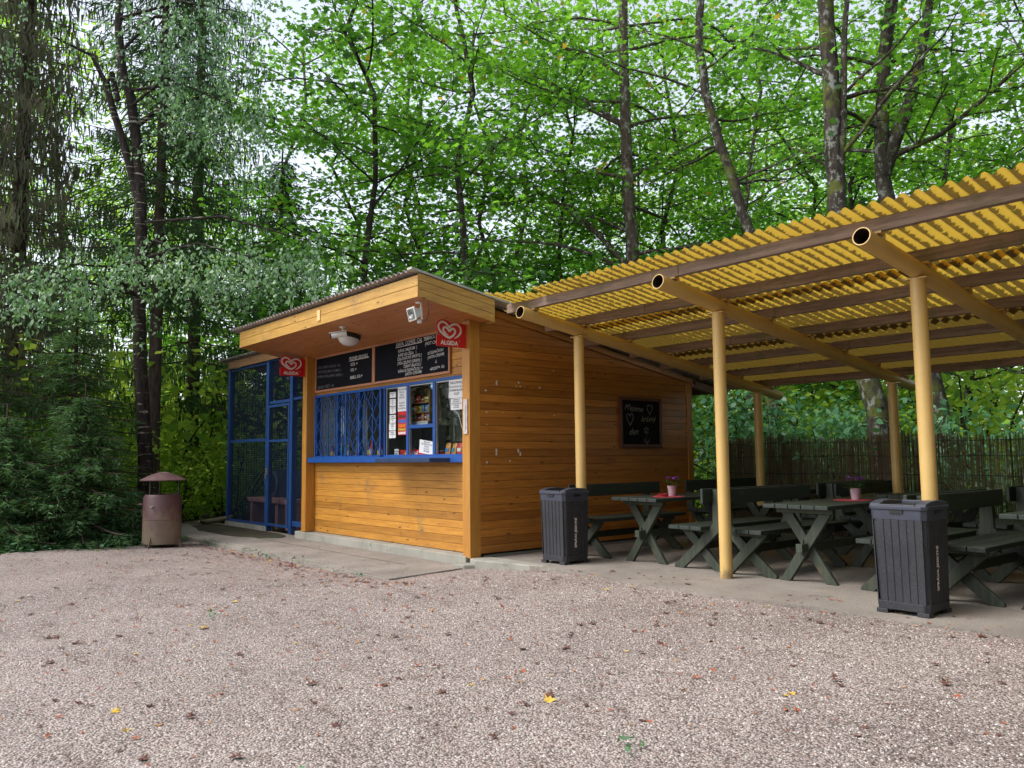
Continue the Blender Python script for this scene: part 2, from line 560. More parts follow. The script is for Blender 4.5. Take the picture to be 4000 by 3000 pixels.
# concrete
m, nt, b, out = nmat('pavement_concrete')
v = coords(nt)
c = ramp(nt, noise(nt, v, 1.2, 8, 0.65), [(0.3, (0.20, 0.175, 0.155)), (0.7, (0.37, 0.335, 0.30))])
grit = ramp(nt, noise(nt, v, 70, 3, 0.7), [(0.35, (0.65, 0.64, 0.62)), (0.7, (1.15, 1.14, 1.12))])
c = mix(nt, c, grit, 1.0, 'MULTIPLY')
sp = ramp(nt, noise(nt, v, 3.3, 8, 0.8), [(0.58, (0, 0, 0)), (0.64, (0.8, 0.8, 0.8))])
c = mix(nt, c, (0.11, 0.10, 0.085), sp)
nt.links.new(c, b.inputs['Base Color'])
b.inputs['Roughness'].default_value = 0.9
bump(nt, b, noise(nt, v, 60, 5, 0.7), 0.5, 0.006)
M_pave = m

# slab in front of the kiosk, with chipped outer kerb pieces
mb = MB()
mb.box(-8.6, 0.02, -1.22, 0.05, -0.30, -0.080)
mb.prism([(0.02, -1.22), (0.19, -1.22), (0.02, -0.05)], 'z', -0.30, -0.0795)
x = -8.6
random.seed(4)
while x < 0.19:
    w = random.choice([0.5, 0.75, 1.0]); x2 = min(x + w, 0.19)
    dz = random.uniform(-0.006, 0.004); dy = random.uniform(-0.008, 0.008)
    mb.box(x + 0.004, x2 - 0.004, -1.30 + dy, -1.223, -0.32, -0.083 + dz)
    x = x2
o = mb.build('pavement', M_pave, bevel=0.006); tag(o, kind='structure')
# joints in the slab
mb = MB()
mb.box(-5.2, -0.6, -0.62, -0.608, -0.0797, -0.0775)
o = mb.build('pavement_joint', plain('joint_soil', (0.07, 0.065, 0.05), 0.95), None); tag(o, kind='structure')

mb = MB()
pts = []
rs_ = random.Random(9)
for i in range(26):
    a = 2 * math.pi * i / 26
    pts.append((-6.3 + 1.75 * math.cos(a) + rs_.uniform(-0.08, 0.08), min(-0.062, -0.36 + 0.44 * math.sin(a) + rs_.uniform(-0.05, 0.05))))
mb.prism(pts, 'z', -0.0795, -0.0755)
o = mb.build('soil', M_floor); tag(o, kind='structure')
t = thing('fallen_log', 'mossy weathered log lying at the left foot of the mesh cage', 'log', (-8.0, -0.25, -0.12))
mb = MB(); mb.tube([(-0.75, -0.35, -0.02), (-0.3, -0.12, 0.05), (0.2, 0.12, 0.13), (0.45, 0.3, 0.2)], [0.06, 0.055, 0.05, 0.03], 10); mb.build('trunk', plain('log_wood', (0.16, 0.13, 0.08), 0.9, var=0.4, scale=9, dirt=((0.08, 0.12, 0.03), 6, 0.52)), t, smooth=True)
mb = MB(); mb.tube([(-0.1, 0.0, 0.07), (0.1, -0.2, 0.12), (0.35, -0.28, 0.10)], [0.03, 0.022, 0.012], 8); mb.build('branch', bpy.data.materials['log_wood'], t, smooth=True)

# floor under the shelter, wavy front edge buried in gravel
def edgey(x):
    return -0.07 + 0.05 * math.sin(x * 1.7) + 0.03 * math.sin(x * 5.1)
mb = MB()
xs = [0.08 + i * 0.15 for i in range(0, 60)]
vs, fs = [], []
for xx in xs:
    vs += [(xx, edgey(xx), 0.0), (xx, 5.4, 0.0), (xx, edgey(xx), -0.2)]
for i in range(len(xs) - 1):
    a, b_ = i * 3, (i + 1) * 3
    fs += [(a, b_, b_ + 1, a + 1), (a + 2, b_ + 2, b_, a)]
mb.add(vs, fs)
o = mb.build('shelter_floor', M_pave); tag(o, kind='structure')

# concrete lump at the kiosk's corner
mb = MB()
mb.prism([(0.0, -0.16), (0.16, -0.2), (0.45, -0.12), (1.05, -0.02), (1.05, 0.10), (0.3, 0.12), (0.02, 0.1)], 'z', -0.2, 0.006)
mb.prism([(-0.08, -0.34), (0.08, -0.30), (0.16, -0.16), (0.0, -0.12), (-0.1, -0.2)], 'z', -0.2, -0.045)
o = mb.build('footing', M_concrete, bevel=0.015); tag(o, kind='structure')

# ------------------------------------------------------------------ the kiosk
K = thing('kiosk', 'orange timber snack kiosk with serving window under a grey corrugated roof', 'kiosk', (0, 0, 0))
WX, DY = -4.28, 3.84
def wall_top(y): return 2.86 - 0.168 * y

def planks_front(mb, x0, x1, z0, z1, off=0.03, pitch=0.09, y=0.0):
    k = 0
    z = off
    while z < z1 - 0.004:
        a, b_ = max(z, z0), min(z + pitch - 0.0035, z1)
        if b_ - a > 0.006:
            jx = [x0, x1]
            if x1 - x0 > 2.5 and k % 3 == 1:
                j = x0 + (x1 - x0) * (0.3 + 0.45 * ((k * 37) % 10) / 10)
                jx = [x0, j, x1]
            for p, q in zip(jx[:-1], jx[1:]):
                e0 = 0.0015 if p != x0 else 0
                mb.box(p + e0, q - 0.0015, y, y + 0.018, a, b_)
        z += pitch
        k += 1

mb = MB()
planks_front(mb, -4.14, -0.14, 0.03, 1.068)
planks_front(mb, -4.14, -0.14, 2.085, 2.66)
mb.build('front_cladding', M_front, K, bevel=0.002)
mb = MB()
mb.box(-4.14, -0.14, 0.019, 0.06, 0.02, 1.07)
mb.box(-4.14, -0.14, 0.019, 0.06, 2.084, 2.66)
mb.build('front_backing', M_dark, K)

mb = MB()
z = 0.04; k = 0
while z < 2.86:
    a, b_ = z, z + 0.0868
    ya = min(3.72, (2.86 - a) / 0.168); yb = min(3.72, (2.86 - b_) / 0.168)
    if yb > 0.02:
        js = [0.0]
        if k % 2 == 0 and z < 2.0: js.append(0.6 + 2.4 * ((k * 53) % 17) / 17)
        js.append(None)
        for i in range(len(js) - 1):
            s_ = js[i] + (0.0015 if i else 0)
            if js[i + 1] is None:
                pts = [(s_, a), (ya, a), (max(yb, s_ + 0.001), b_), (s_, b_)]
            else:
                pts = [(s_, a), (js[i + 1], a), (js[i + 1], b_), (s_, b_)]
            mb.prism(pts, 'x', -0.018, 0.0)
    z += 0.09; k += 1
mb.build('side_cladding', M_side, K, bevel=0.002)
mb = MB()
mb.prism([(0.0, 0.03), (3.72, 0.03), (3.72, wall_top(3.72)), (0.0, 2.86)], 'x', -0.055, -0.019)
mb.build('side_backing', M_dark, K)

for (x0, x1, y0, y1, z0, z1) in ((-0.14, 0.0, -0.15, -0.001, 0.0, 2.674), (-4.28, -4.14, -0.15, -0.001, 0.03, 2.674), (-0.10, 0.012, 3.72, 3.84, 0.02, 2.214)):
    MB().box(x0, x1, y0, y1, z0, z1).build('corner_post', M_post, K, bevel=0.004)
# other walls (plain boards)
mb = MB()
mb.box(-4.28, -4.20, 0.0, 3.84, 0.03, 2.20)
mb.prism([(0.0, 2.20), (3.84, 2.20), (0.0, 2.84)], 'x', -4.28, -4.20)
mb.box(-4.20, -0.10, 3.78, 3.84, 0.03, 2.20)
mb.build('rear_walls', M_side, K)
# plinth
mb = MB()
mb.box(-4.46, -0.06, -0.17, 0.05, -0.25, 0.022)
mb.box(-4.46, -0.02, 0.05, 3.84, -0.2, 0.018)
mb.build('plinth', M_concrete, K, bevel=0.01)
# gable trim following the roof
mb = MB()
mb.prism([(0.07, 2.845), (3.9, 2.20), (3.9, 2.13), (0.07, 2.775)], 'x', 0.002, 0.03)
mb.build('rake_trim', M_side, K)

mb = MB(); rr = random.Random(2)
for (y, z) in ((0.24, 1.98), (0.25, 2.0), (0.24, 1.96), (0.58, 1.99), (0.57, 2.0), (0.54, 1.95), (0.6, 1.95), (0.91, 1.95), (0.08, 1.88), (1.14, 2.17), (1.51, 2.17), (1.14, 1.62), (1.5, 1.62), (0.09, 1.63), (0.33, 1.63), (0.09, 1.49), (0.23, 1.19), (0.23, 1.15), (0.56, 1.19), (0.59, 1.15), (0.09, 1.06), (0.43, 1.07)):
    w, h = rr.uniform(0.005, 0.012), rr.uniform(0.005, 0.013) * (1.8 if z < 1.2 and z > 1.1 else 1)
    mb.box(0.0005, 0.0025, y - w, y + w, z - h, z + h)
mb.build('glue_marks', M_chalk, K)

# canopy: soffit, fascias, roof
def sof(y): return 2.655 - 0.163 * y
CY, CX0, CX1 = -0.975, -4.74, 0.20
mb = MB()
for i in range(12):
    y0 = CY + 0.02 + i * (0.955 / 12); y1 = y0 + 0.955 / 12 - 0.003
    mb.prism([(y0, sof(y0)), (y1, sof(y1)), (y1, sof(y1) + 0.015), (y0, sof(y0) + 0.015)], 'x', CX0 + 0.02, CX1 - 0.02)
mb.build('soffit', M_soffit, K)
mb = MB()
mb.prism([(CY + 0.02, sof(CY) + 0.017), (0.0, sof(0) + 0.018), (0.0, 2.9), (CY + 0.02, 3.02)], 'x', CX0 + 0.02, CX1 - 0.03)
mb.build('canopy_core', M_dark, K)
mb = MB()
zb = 2.812
mb.box(CX0, CX1, CY - 0.0, CY + 0.02, zb, zb + 0.118)
mb.box(CX0, CX1, CY - 0.0, CY + 0.02, zb + 0.123, zb + 0.235)
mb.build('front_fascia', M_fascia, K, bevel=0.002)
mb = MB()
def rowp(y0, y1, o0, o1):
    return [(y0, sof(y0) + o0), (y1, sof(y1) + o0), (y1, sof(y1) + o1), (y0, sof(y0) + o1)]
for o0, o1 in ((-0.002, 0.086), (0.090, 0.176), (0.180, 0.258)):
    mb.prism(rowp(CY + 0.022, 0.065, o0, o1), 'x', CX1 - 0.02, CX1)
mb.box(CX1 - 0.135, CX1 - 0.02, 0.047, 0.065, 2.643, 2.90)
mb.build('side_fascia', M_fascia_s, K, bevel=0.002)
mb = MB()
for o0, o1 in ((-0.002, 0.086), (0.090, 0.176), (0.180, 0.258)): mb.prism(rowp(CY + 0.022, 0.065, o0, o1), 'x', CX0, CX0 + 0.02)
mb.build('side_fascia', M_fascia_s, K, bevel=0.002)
mb = MB()
mb.box(-2.115, -2.035, CY - 0.014, CY - 0.001, 2.865, 3.0)
mb.build('fascia_plate', plain('pale_plate', (0.78, 0.55, 0.25), 0.5, var=0.08), K)

# grey corrugated roof
def corrugated(mb, x0, x1, y0, y1, z0, slope, lam=0.10, amp=0.014, th=0.005, step=8, ycut=None):
    n = int((x1 - x0) / lam * step)
    vs = []
    for i in range(n + 1):
        xx = x0 + (x1 - x0) * i / n
        h = amp * math.sin(2 * math.pi * xx / lam)
        ys = y0 if ycut is None else ycut(xx)
        for yy in (ys, y1):
            for t in (0, th):
                vs.append((xx, yy, z0 + slope * yy + h + t))
    fs = []
    for i in range(n):
        a, b_ = i * 4, (i + 1) * 4
        fs += [(a, b_, b_ + 2, a + 2), (a + 1, a + 3, b_ + 3, b_ + 1), (a, a + 1, b_ + 1, b_), (a + 2, b_ + 2, b_ + 3, a + 3)]
    fs += [(0, 2, 3, 1), (n * 4, n * 4 + 1, n * 4 + 3, n * 4 + 2)]
    mb.add(vs, fs)
M_roofgrey = plain('grey_corrugated', (0.33, 0.29, 0.28), 0.6, var=0.2, scale=3, dirt=((0.16, 0.15, 0.12), 4, 0.56))
mb = MB()
corrugated(mb, -4.92, 0.13, -1.04, 4.55, 2.922, -0.168, amp=0.018)
mb.build('roof', M_roofgrey, K, smooth=True)
mb = MB()
mb.prism([(-1.06, 3.12), (4.55, 2.178), (4.55, 2.158), (-1.06, 3.095)], 'x', 0.125, 0.215)
mb.build('verge_flashing', plain('grey_flashing', (0.42, 0.44, 0.38), 0.55, var=0.15), K)
# underside boards at the rear overhang, rafters
mb = MB()
for xx in (-0.05, -1.3, -2.6, -3.9):
    mb.prism([(3.85, 2.10), (4.45, 2.0), (4.45, 2.10), (3.85, 2.20)], 'x', xx, xx + 0.08)
mb.box(-4.5, 0.12, 4.42, 4.47, 2.03, 2.16)
mb.build('rear_rafters', M_beam, K)

# window
wf = MB()
Y0, Y1 = -0.012, 0.045
def vbar(x, w=0.045, z0=1.14, z1=2.08, y0=Y0, y1=Y1): wf.box(x - w / 2, x + w / 2, y0, y1, z0, z1)
def hbar(x0, x1, z, h=0.045): wf.box(x0, x1, Y0 + 0.002, Y1 - 0.002, z - h / 2, z + h / 2)
wf.box(-4.14, -0.14, Y0, Y1, 2.045, 2.083)
wf.box(-4.14, -0.14, Y0 - 0.004, Y1, 1.13, 1.16)
for x, w in ((-4.105, 0.07), (-2.10, 0.05), (-1.52, 0.055), (-0.92, 0.055), (-0.165, 0.05), (-3.42, 0.03), (-2.78, 0.03)):
    wf.box(x - w / 2, x + w / 2, Y0 + 0.001, Y1 - 0.001, 1.16, 2.045)
wf.box(-1.49, -0.95, Y0 + 0.003, Y1 - 0.003, 1.49, 1.535)
wfo = wf.build('window_frame', M_blue, K, bevel=0.003)
m, nt, b, out = nmat('window_glass')
tb = nt.nodes.new('ShaderNodeBsdfTransparent'); tb.inputs[0].default_value = (0.90, 0.93, 0.92, 1)
gb = nt.nodes.new('ShaderNodeBsdfGlossy'); gb.inputs['Roughness'].default_value = 0.03
fr = nt.nodes.new('ShaderNodeLayerWeight')
msx = nt.nodes.new('ShaderNodeMixShader')
nt.links.new(math_n(nt, 'ADD', math_n(nt, 'MULTIPLY', math_n(nt, 'POWER', fr.outputs['Facing'], 5.0), 0.6), 0.035), msx.inputs[0])
nt.links.new(tb.outputs[0], msx.inputs[1]); nt.links.new(gb.outputs[0], msx.inputs[2])
nt.links.new(msx.outputs[0], out.inputs[0])
M_glass = m
for x0, x1, z0, z1 in ((-4.07, -3.436, 1.161, 2.044), (-3.404, -2.796, 1.161, 2.044), (-2.764, -2.126, 1.161, 2.044), (-2.074, -1.548, 1.161, 2.044), (-1.492, -0.948, 1.536, 2.044), (-0.892, -0.191, 1.161, 2.044)):
    MB().box(x0, x1, 0.012, 0.017, z0, z1).build('pane', M_glass, wfo)
mb = MB()
for x in (-2.05, -1.487, -0.886):
    mb.box(x - 0.006, x + 0.006, 0.001, 0.03, 1.161, 2.044)
mb.box(-2.04, -1.55, 0.0, 0.03, 2.030, 2.0435); mb.box(-1.48, -0.96, 0.0, 0.03, 2.030, 2.0435); mb.box(-0.88, -0.2, 0.0, 0.03, 2.030, 2.0435)
mb.build('inner_trim', M_silver, wfo)
MB().box(-4.14, -0.141, -0.125, -0.013, 1.062, 1.135).build('window_sill', M_blue, K, bevel=0.004)
mb = MB()
mb.prism([(-1.80, -0.128), (-1.72, -0.36), (-0.50, -0.36), (-0.42, -0.128)], 'z', 1.064, 1.114)
mb.build('counter_shelf', M_blue_dk, K, bevel=0.004)

# folding scissor grille
mb = MB()
gx0, gx1, zA, zB = -4.06, -2.12, 1.15, 2.05
n = 9
gy = -0.045
xs = [gx0 + (gx1 - gx0) * i / n for i in range(n + 1)]
zl = [1.15, 1.27, 1.50, 1.73, 1.96, 2.05]
for i, x in enumerate(xs):
    mb.box(x - 0.006, x + 0.006, gy - 0.005, gy + 0.005, zA, zB)
for i in range(n):
    a, c_ = (xs[i], xs[i + 1])
    m_ = (a + c_) / 2
    for j, zn in enumerate((1.30, 1.60, 1.90)):
        # a Y shaped node: two long links up, two down, meeting in mid cell
        for x_ in (a, c_):
            mb.bar((x_, gy + 0.008, zn - 0.17), (m_, gy + 0.008, zn - 0.02), 0.009, 0.005, up=(0, 1, 0))
            mb.bar((m_, gy - 0.008, zn), (x_, gy - 0.008, min(zn + 0.13, zB)), 0.009, 0.005, up=(0, 1, 0))
        mb.tube([(m_, gy - 0.012, zn - 0.01), (m_, gy + 0.012, zn - 0.01)], 0.010, 6)
for x in (gx0 + 0.01, (gx0 + gx1) / 2, gx1 - 0.01):
    mb.box(x - 0.014, x + 0.014, gy - 0.008, gy + 0.008, zA, zB)
mb.box(gx0, gx1, gy - 0.012, gy + 0.012, zA - 0.012, zA)
mb.build('folding_grille', M_blue, K)

# interior
mb = MB()
mb.cur = 0
mb.box(-4.18, -0.08, 3.70, 3.77, 0.03, 2.3)
mb.box(-4.19, -4.14, 0.07, 3.70, 0.03, 2.4)
mb.box(-0.10, -0.062, 0.07, 3.70, 0.03, 2.45)
mb.box(-2.55, -2.47, 1.45, 3.69, 0.1, 2.3)
mb.cur = 1
mb.box(-4.18, -0.08, 0.07, 3.70, 2.38, 2.42)
mb.cur = 2
mb.box(-4.18, -0.08, 0.07, 3.70, 0.024, 0.06)
mb.box(-4.12, -0.16, 0.065, 0.42, 1.085, 1.125)      # inner counter
mb.build('interior', [M_wall_in, M_ceil_in, M_tin], K)
MB().box(-3.25, -2.60, 1.35, 1.41, 0.1, 2.0).build('inner_door', plain('dark_door', (0.03, 0.03, 0.032), 0.5), K)

# ------------------------------------------------------------------ chalk boards
def blackboard(label, org, w, h, fw, M, fm, writing, name='blackboard'):
    t = thing(name, label, 'blackboard', org)
    T = Matrix.Translation(-Vector(org))
    mb = MB(org); mb.box(fw, w - fw, fw, h - fw, 0.002, 0.016, M); mb.build('slate', M_slate, t)
    mb = MB(org)
    mb.box(0, w, 0, fw, 0.0, 0.03, M); mb.box(0, w, h - fw, h, 0.0, 0.03, M)
    mb.box(0, fw, fw, h - fw, 0.0, 0.03, M); mb.box(w - fw, w, fw, h - fw, 0.0, 0.03, M)
    mb.build('frame', fm, t, bevel=0.003)
    for nm, mat, items, strokes in writing:
        mb = MB(org)
        for (txt, x, y, size, sh, rot) in items:
            vs, fs = text_geo(txt, size * 1.06, bold=size * 0.004, shear=sh)
            mb.add(vs, fs, M @ Matrix.Translation((x, y, 0.0172)) @ Matrix.Rotation(R(rot), 4, 'Z'))
        for pts, wd in strokes:
            stroke(mb, pts, wd, M @ Matrix.Translation((0, 0, 0.0162)))
        mb.build(nm, mat, t)
    return t

MF = lambda x, z: frameM((x, -0.002, z), (1, 0, 0), (0, 0, 1))
left_items = [("PILSNER URQUELL", 1.06, 0.40, 0.062, 0.1, 0), ("0,33L ⇒", 1.10, 0.315, 0.058, 0.1, 0), ("0,5L ⇒", 1.10, 0.235, 0.058, 0.1, 0), ("BIRELL 0,5L⇒", 1.09, 0.125, 0.058, 0.1, 1)]
left_faint = [("COLA, FANTA, KOFOLA = 50,-", 0.06, 0.365, 0.052, 0.1, -2), ("CAPPY DŽUS (MULTI, POMER.) =", 0.06, 0.295, 0.050, 0.1, -2), ("BONAQ. VODA (JEMNÁ, NEPER.) =", 0.06, 0.225, 0.050, 0.1, -2), ("LEDOVÁ TŘÍŠŤ = 20", 0.07, 0.055, 0.055, 0.1, 0)]
blackboard('left black menu board listing draught beer, over the blue folding grille', (-3.24, -0.02, 2.12), 1.76, 0.545, 0.032, MF(-4.115, 2.12),
           M_frame_br, [('chalk_writing', M_chalk, left_items, [([(1.06, 0.388), (1.62, 0.392)], 0.008)]), ('faint_writing', M_chalk_faint, left_faint, [])])
right_items = [("KÁVA, COFFEE, ČAJ, TEA", 0.57, 0.455, 0.066, 0.1, 0), ("KÁVA S MLÉKEM  }", 0.62, 0.370, 0.052, 0.1, 1), ("KAFE OD ŽÍDA   }", 0.62, 0.315, 0.052, 0.1, 0),
               ("ČAJ-OVOCNÝ (FRUITS) }", 0.60, 0.262, 0.050, 0.1, 1), ("(TEA) ZELENÝ (GREEN) }", 0.60, 0.210, 0.050, 0.1, 0), ("ČERNÝ (BLACK) }", 0.75, 0.158, 0.050, 0.1, 0),
               ("KÁVA SE ŠLEHAČKOU ⇒", 0.62, 0.105, 0.050, 0.1, 0), ("(WITH CREAM)", 0.79, 0.052, 0.054, 0.1, 1),
               ("HORKÁ ČOKOLÁDA", 1.245, 0.46, 0.060, 0.1, 0), ("(HOT CHOCOL.)", 1.25, 0.395, 0.056, 0.1, 0), ("SE ŠLEHAČKOU", 1.31, 0.27, 0.046, 0.1, 3), ("(WITH CREAM)", 1.31, 0.215, 0.050, 0.1, 3), ("↓", 1.47, 0.15, 0.055, 0, 0), ("+POSYP+ 10,-", 1.36, 0.065, 0.052, 0.1, 3)]
blackboard('right black menu board listing coffee and tea, partly behind the larger-looking red sign', (-1.44, -0.02, 2.12), 1.80, 0.545, 0.032, MF(-2.352, 2.12),
           M_frame_br, [('chalk_writing', M_chalk, right_items, [([(0.56, 0.442), (1.18, 0.447)], 0.008)])])

def heart(cx, cy, s):
    pts = []
    for i in range(25):
        t = 2 * math.pi * i / 24
        pts.append((cx + s * 0.9 * 16 * math.sin(t) ** 3 / 16, cy + s * (13 * math.cos(t) - 5 * math.cos(2 * t) - 2 * math.cos(3 * t) - math.cos(4 * t)) / 13))
    return pts
def curl(pts): return pts
MS = frameM((0.002, 2.30, 1.225), (0, 1, 0), (0, 0, 1))
fl = []
for k in range(5):
    a = 2 * math.pi * k / 5 + 0.3
    cx, cy = 0.52 + 0.035 * math.cos(a), 0.235 + 0.035 * math.sin(a)
    fl.append(([(cx - 0.008, cy - 0.008), (cx + 0.008, cy + 0.008)], 0.034))
    fl.append(([(cx - 0.010, cy + 0.006), (cx + 0.010, cy - 0.006)], 0.030))
strokes = [(heart(0.60, 0.525, 0.062), 0.008), (heart(0.20, 0.385, 0.072), 0.009)] + fl
stem = [([(0.52, 0.19), (0.515, 0.12), (0.53, 0.05)], 0.006), ([(0.53, 0.05), (0.46, 0.10), (0.47, 0.13), (0.52, 0.06)], 0.006), ([(0.53, 0.05), (0.58, 0.09), (0.59, 0.12), (0.53, 0.06)], 0.006)]
blackboard('black greeting board with chalk hearts and flower on the shaded side wall', (0.01, 2.72, 1.225), 0.84, 0.675, 0.045, MS, M_frame_dk,
           [('chalk_writing', M_chalk2, [("Přejeme", 0.09, 0.505, 0.105, 0.35, -4), ("krásný", 0.42, 0.35, 0.105, 0.35, 2), ("den", 0.17, 0.17, 0.12, 0.35, 2)], strokes),
            ('faint_writing', M_chalk_faint, [], stem)])

# ------------------------------------------------------------------ red ice cream signs
def ice_sign(loc, label):
    """plate in the plane x=0, reaching out along -y from the post; lettering faces +x"""
    t = thing('ice_cream_sign', label, 'sign', loc, group='red ice cream signs on the kiosk')
    W, H = 0.405, 0.285
    def Q(u, v): return ((u - 1) * W, v * H)
    edge = [(0.0, 0.0), (1, 0.0), (1, 0.97), (0.42, 0.97)]
    edge += [(0.38, 1.01), (0.32, 1.055), (0.25, 1.075), (0.17, 1.06), (0.09, 1.01), (0.03, 0.92), (-0.01, 0.80), (-0.01, 0.69), (0.03, 0.59), (0.08, 0.50), (0.12, 0.435), (0.03, 0.43), (0.0, 0.40)]
    mb = MB(); mb.prism([Q(u, v) for u, v in edge], 'x', -0.006, 0.006)
    mb.build('plate', M_red, t, bevel=0.002)
    M = frameM((0.0068, 0, 0), (0, 1, 0), (0, 0, 1))
    mb = MB()
    sp = [(.60, .345), (.70, .43), (.79, .55), (.82, .69), (.78, .83), (.68, .91), (.56, .90), (.47, .83), (.43, .765), (.37, .85), (.28, .94), (.17, .955), (.09, .88), (.06, .76), (.09, .64),
          (.17, .53), (.28, .43), (.41, .36), (.49, .40), (.57, .48), (.62, .58), (.62, .67), (.56, .73), (.49, .70), (.43, .62), (.38, .69), (.31, .76), (.24, .73), (.22, .64), (.26, .56), (.33, .49), (.42, .43)]
    fine = []
    for k in range(len(sp) - 1):
        p0, p1, p2, p3 = sp[max(k - 1, 0)], sp[k], sp[k + 1], sp[min(k + 2, len(sp) - 1)]
        for q in range(4):
            w = q / 4
            fine.append(tuple(0.5 * (2 * p1[c] + (p2[c] - p0[c]) * w + (2 * p0[c] - 5 * p1[c] + 4 * p2[c] - p3[c]) * w * w + (3 * p1[c] - p0[c] - 3 * p2[c] + p3[c]) * w ** 3) for c in (0, 1)))
    n = len(fine)
    L_, R_ = [], []
    for k in range(n):
        a, c_ = Q(*fine[max(k - 1, 0)]), Q(*fine[min(k + 1, n - 1)])
        dx, dz = c_[0] - a[0], c_[1] - a[1]; dl = math.hypot(dx, dz) + 1e-9
        w = 0.0125 * min(1, 0.25 + k / 9, 0.25 + (n - 1 - k) / 9)
        p = Q(*fine[k]); L_.append((p[0] - dz / dl * w, p[1] + dx / dl * w, 0.001)); R_.append((p[0] + dz / dl * w, p[1] - dx / dl * w, 0.001))
    mb.add(L_ + R_, [(k, k + 1, n + k + 1, n + k) for k in range(n - 1)], M)
    vs, fs = text_geo("ALGIDA", 0.066, align='CENTER', bold=0.0026)
    mb.add(vs, fs, M @ Matrix.Translation((-0.57 * W, 0.075 * H, 0.001)))
    vs, fs = text_geo("\u00ae", 0.020, bold=0.0)
    mb.add(vs, fs, M @ Matrix.Translation((-0.24 * W, 0.22 * H, 0.001)))
    mb.build('lettering', M_signwhite, t)
    mb = MB()
    for z in (0.02, 0.14, 0.262):
        mb.tube([(0.006, -0.016, z), (0.010, -0.016, z)], 0.004, 6)
    mb.build('screws', M_silver, t)
    return t
ice_sign((-0.068, -0.151, 2.355), 'red sign with a cream heart in front of the coffee board, on the corner post')
ice_sign((-4.21, -0.151, 2.372), 'red sign with a cream heart beside the blue mesh cage')

# thermometer
t = thing('thermometer', 'weathered white wooden thermometer on the corner post', 'thermometer', (-0.065, -0.152, 1.38))
mb = MB(); mb.box(-0.036, 0.036, -0.014, 0, 0, 0.395); mb.build('board', plain('old_white_board', (0.55, 0.48, 0.45), 0.8, var=0.25, scale=25, dirt=((0.22, 0.14, 0.11), 18, 0.58)), t, bevel=0.003)
mb = MB(); mb.tube([(0, -0.018, 0.05), (0, -0.018, 0.33)], 0.005, 6); mb.build('glass_tube', M_white, t)
mb = MB()
for i in range(14): mb.box(0.008, 0.024, -0.0155, -0.0142, 0.06 + i * 0.02, 0.062 + i * 0.02)
mb.build('scale_marks', M_ink, t)

# dome lamp, security camera, floodlight under the canopy
def under(x, y): return (x, y, sof(y) - 0.003)
t = thing('dome_lamp', 'round white dome lamp with black collar on the canopy soffit', 'lamp', under(-2.13, -0.52))
TI = Matrix.Rotation(math.atan(0.163) * -1, 4, 'X')
mb = MB(); mb.lathe([(0.001, 0.0), (0.150, 0.0), (0.155, -0.02), (0.15, -0.055), (0.135, -0.06)], 28, M=TI); mb.build('collar', M_black, t, smooth=True)
mb = MB(); mb.lathe([(0.140, -0.05), (0.136, -0.075), (0.11, -0.115), (0.07, -0.142), (0.03, -0.152), (0.001, -0.154)], 28, M=TI); mb.build('dome', plain('frosted_glass', (0.66, 0.64, 0.60), 0.3, var=0.05), t, smooth=True)
t = thing('security_camera', 'small white bullet security camera hanging from the canopy soffit', 'camera', under(-1.84, -0.77))
mb = MB(); mb.lathe([(0.001, 0), (0.04, 0), (0.04, -0.018), (0.001, -0.02)], 16); mb.tube([(0, 0, -0.015), (0.0, 0, -0.065)], 0.011, 8); mb.build('mount', M_white, t, smooth=True)
dirc = Vector((-0.45, -0.85, -0.18)).normalized()
mb = MB(); A = Vector((0, 0, -0.095)) - dirc * 0.05; B = Vector((0, 0, -0.095)) + dirc * 0.14
mb.tube([A, B], 0.036, 14); mb.bar(A + Vector((0, 0, 0.037)), B + dirc * 0.03 + Vector((0, 0, 0.037)), 0.075, 0.008); mb.build('housing', M_white, t, smooth=True)
mb = MB(); mb.tube([B + dirc * 0.001, B + dirc * 0.016], 0.0335, 14); mb.build('lens', M_black, t, smooth=True)

t = thing('floodlight', 'white motion sensor floodlight at the front corner of the canopy', 'lamp', under(0.06, -0.86))
mb = MB(); mb.box(-0.05, 0.02, -0.02, 0.02, -0.012, 0.0); mb.bar((0.03, 0, -0.01), (0.045, 0.0, -0.20), 0.02, 0.006, up=(1, 0, 0)); mb.bar((-0.05, 0, -0.01), (0.03, 0, -0.01), 0.02, 0.006); mb.build('bracket', M_white, t)
HM = Matrix.Translation((-0.035, -0.02, -0.125)) @ Matrix.Rotation(R(-8), 4, 'Z') @ Matrix.Rotation(R(14), 4, 'X')
mb = MB()
mb.box(-0.095, 0.095, -0.06, -0.045, -0.072, 0.072, HM)
mb.add([(-0.08, -0.044, -0.06), (0.08, -0.044, -0.06), (0.08, -0.044, 0.06), (-0.08, -0.044, 0.06), (-0.05, 0.05, -0.035), (0.05, 0.05, -0.035), (0.05, 0.05, 0.035), (-0.05, 0.05, 0.035)],
       [(0, 1, 2, 3), (7, 6, 5, 4), (0, 4, 5, 1), (1, 5, 6, 2), (2, 6, 7, 3), (3, 7, 4, 0)], HM)
mb.build('lamp_head', M_white, t, bevel=0.004)
mb = MB()
mb.box(-0.078, 0.078, -0.0625, -0.0605, -0.058, 0.058, HM); mb.build('reflector', plain('reflector_grey', (0.40, 0.41, 0.42), 0.25, metal=0.6), t)
mb = MB()
for k in range(6):
    r_ = 0.03 + k * 0.021
    pts = [(0.07 - r_ * math.cos(R(a)), -0.065, r_ * 0.5 * math.sin(R(a))) for a in range(-60, 61, 20)]
    mb.tube([HM @ Vector(p) for p in pts], 0.0028, 5)
mb.build('guard_wires', M_silver, t)
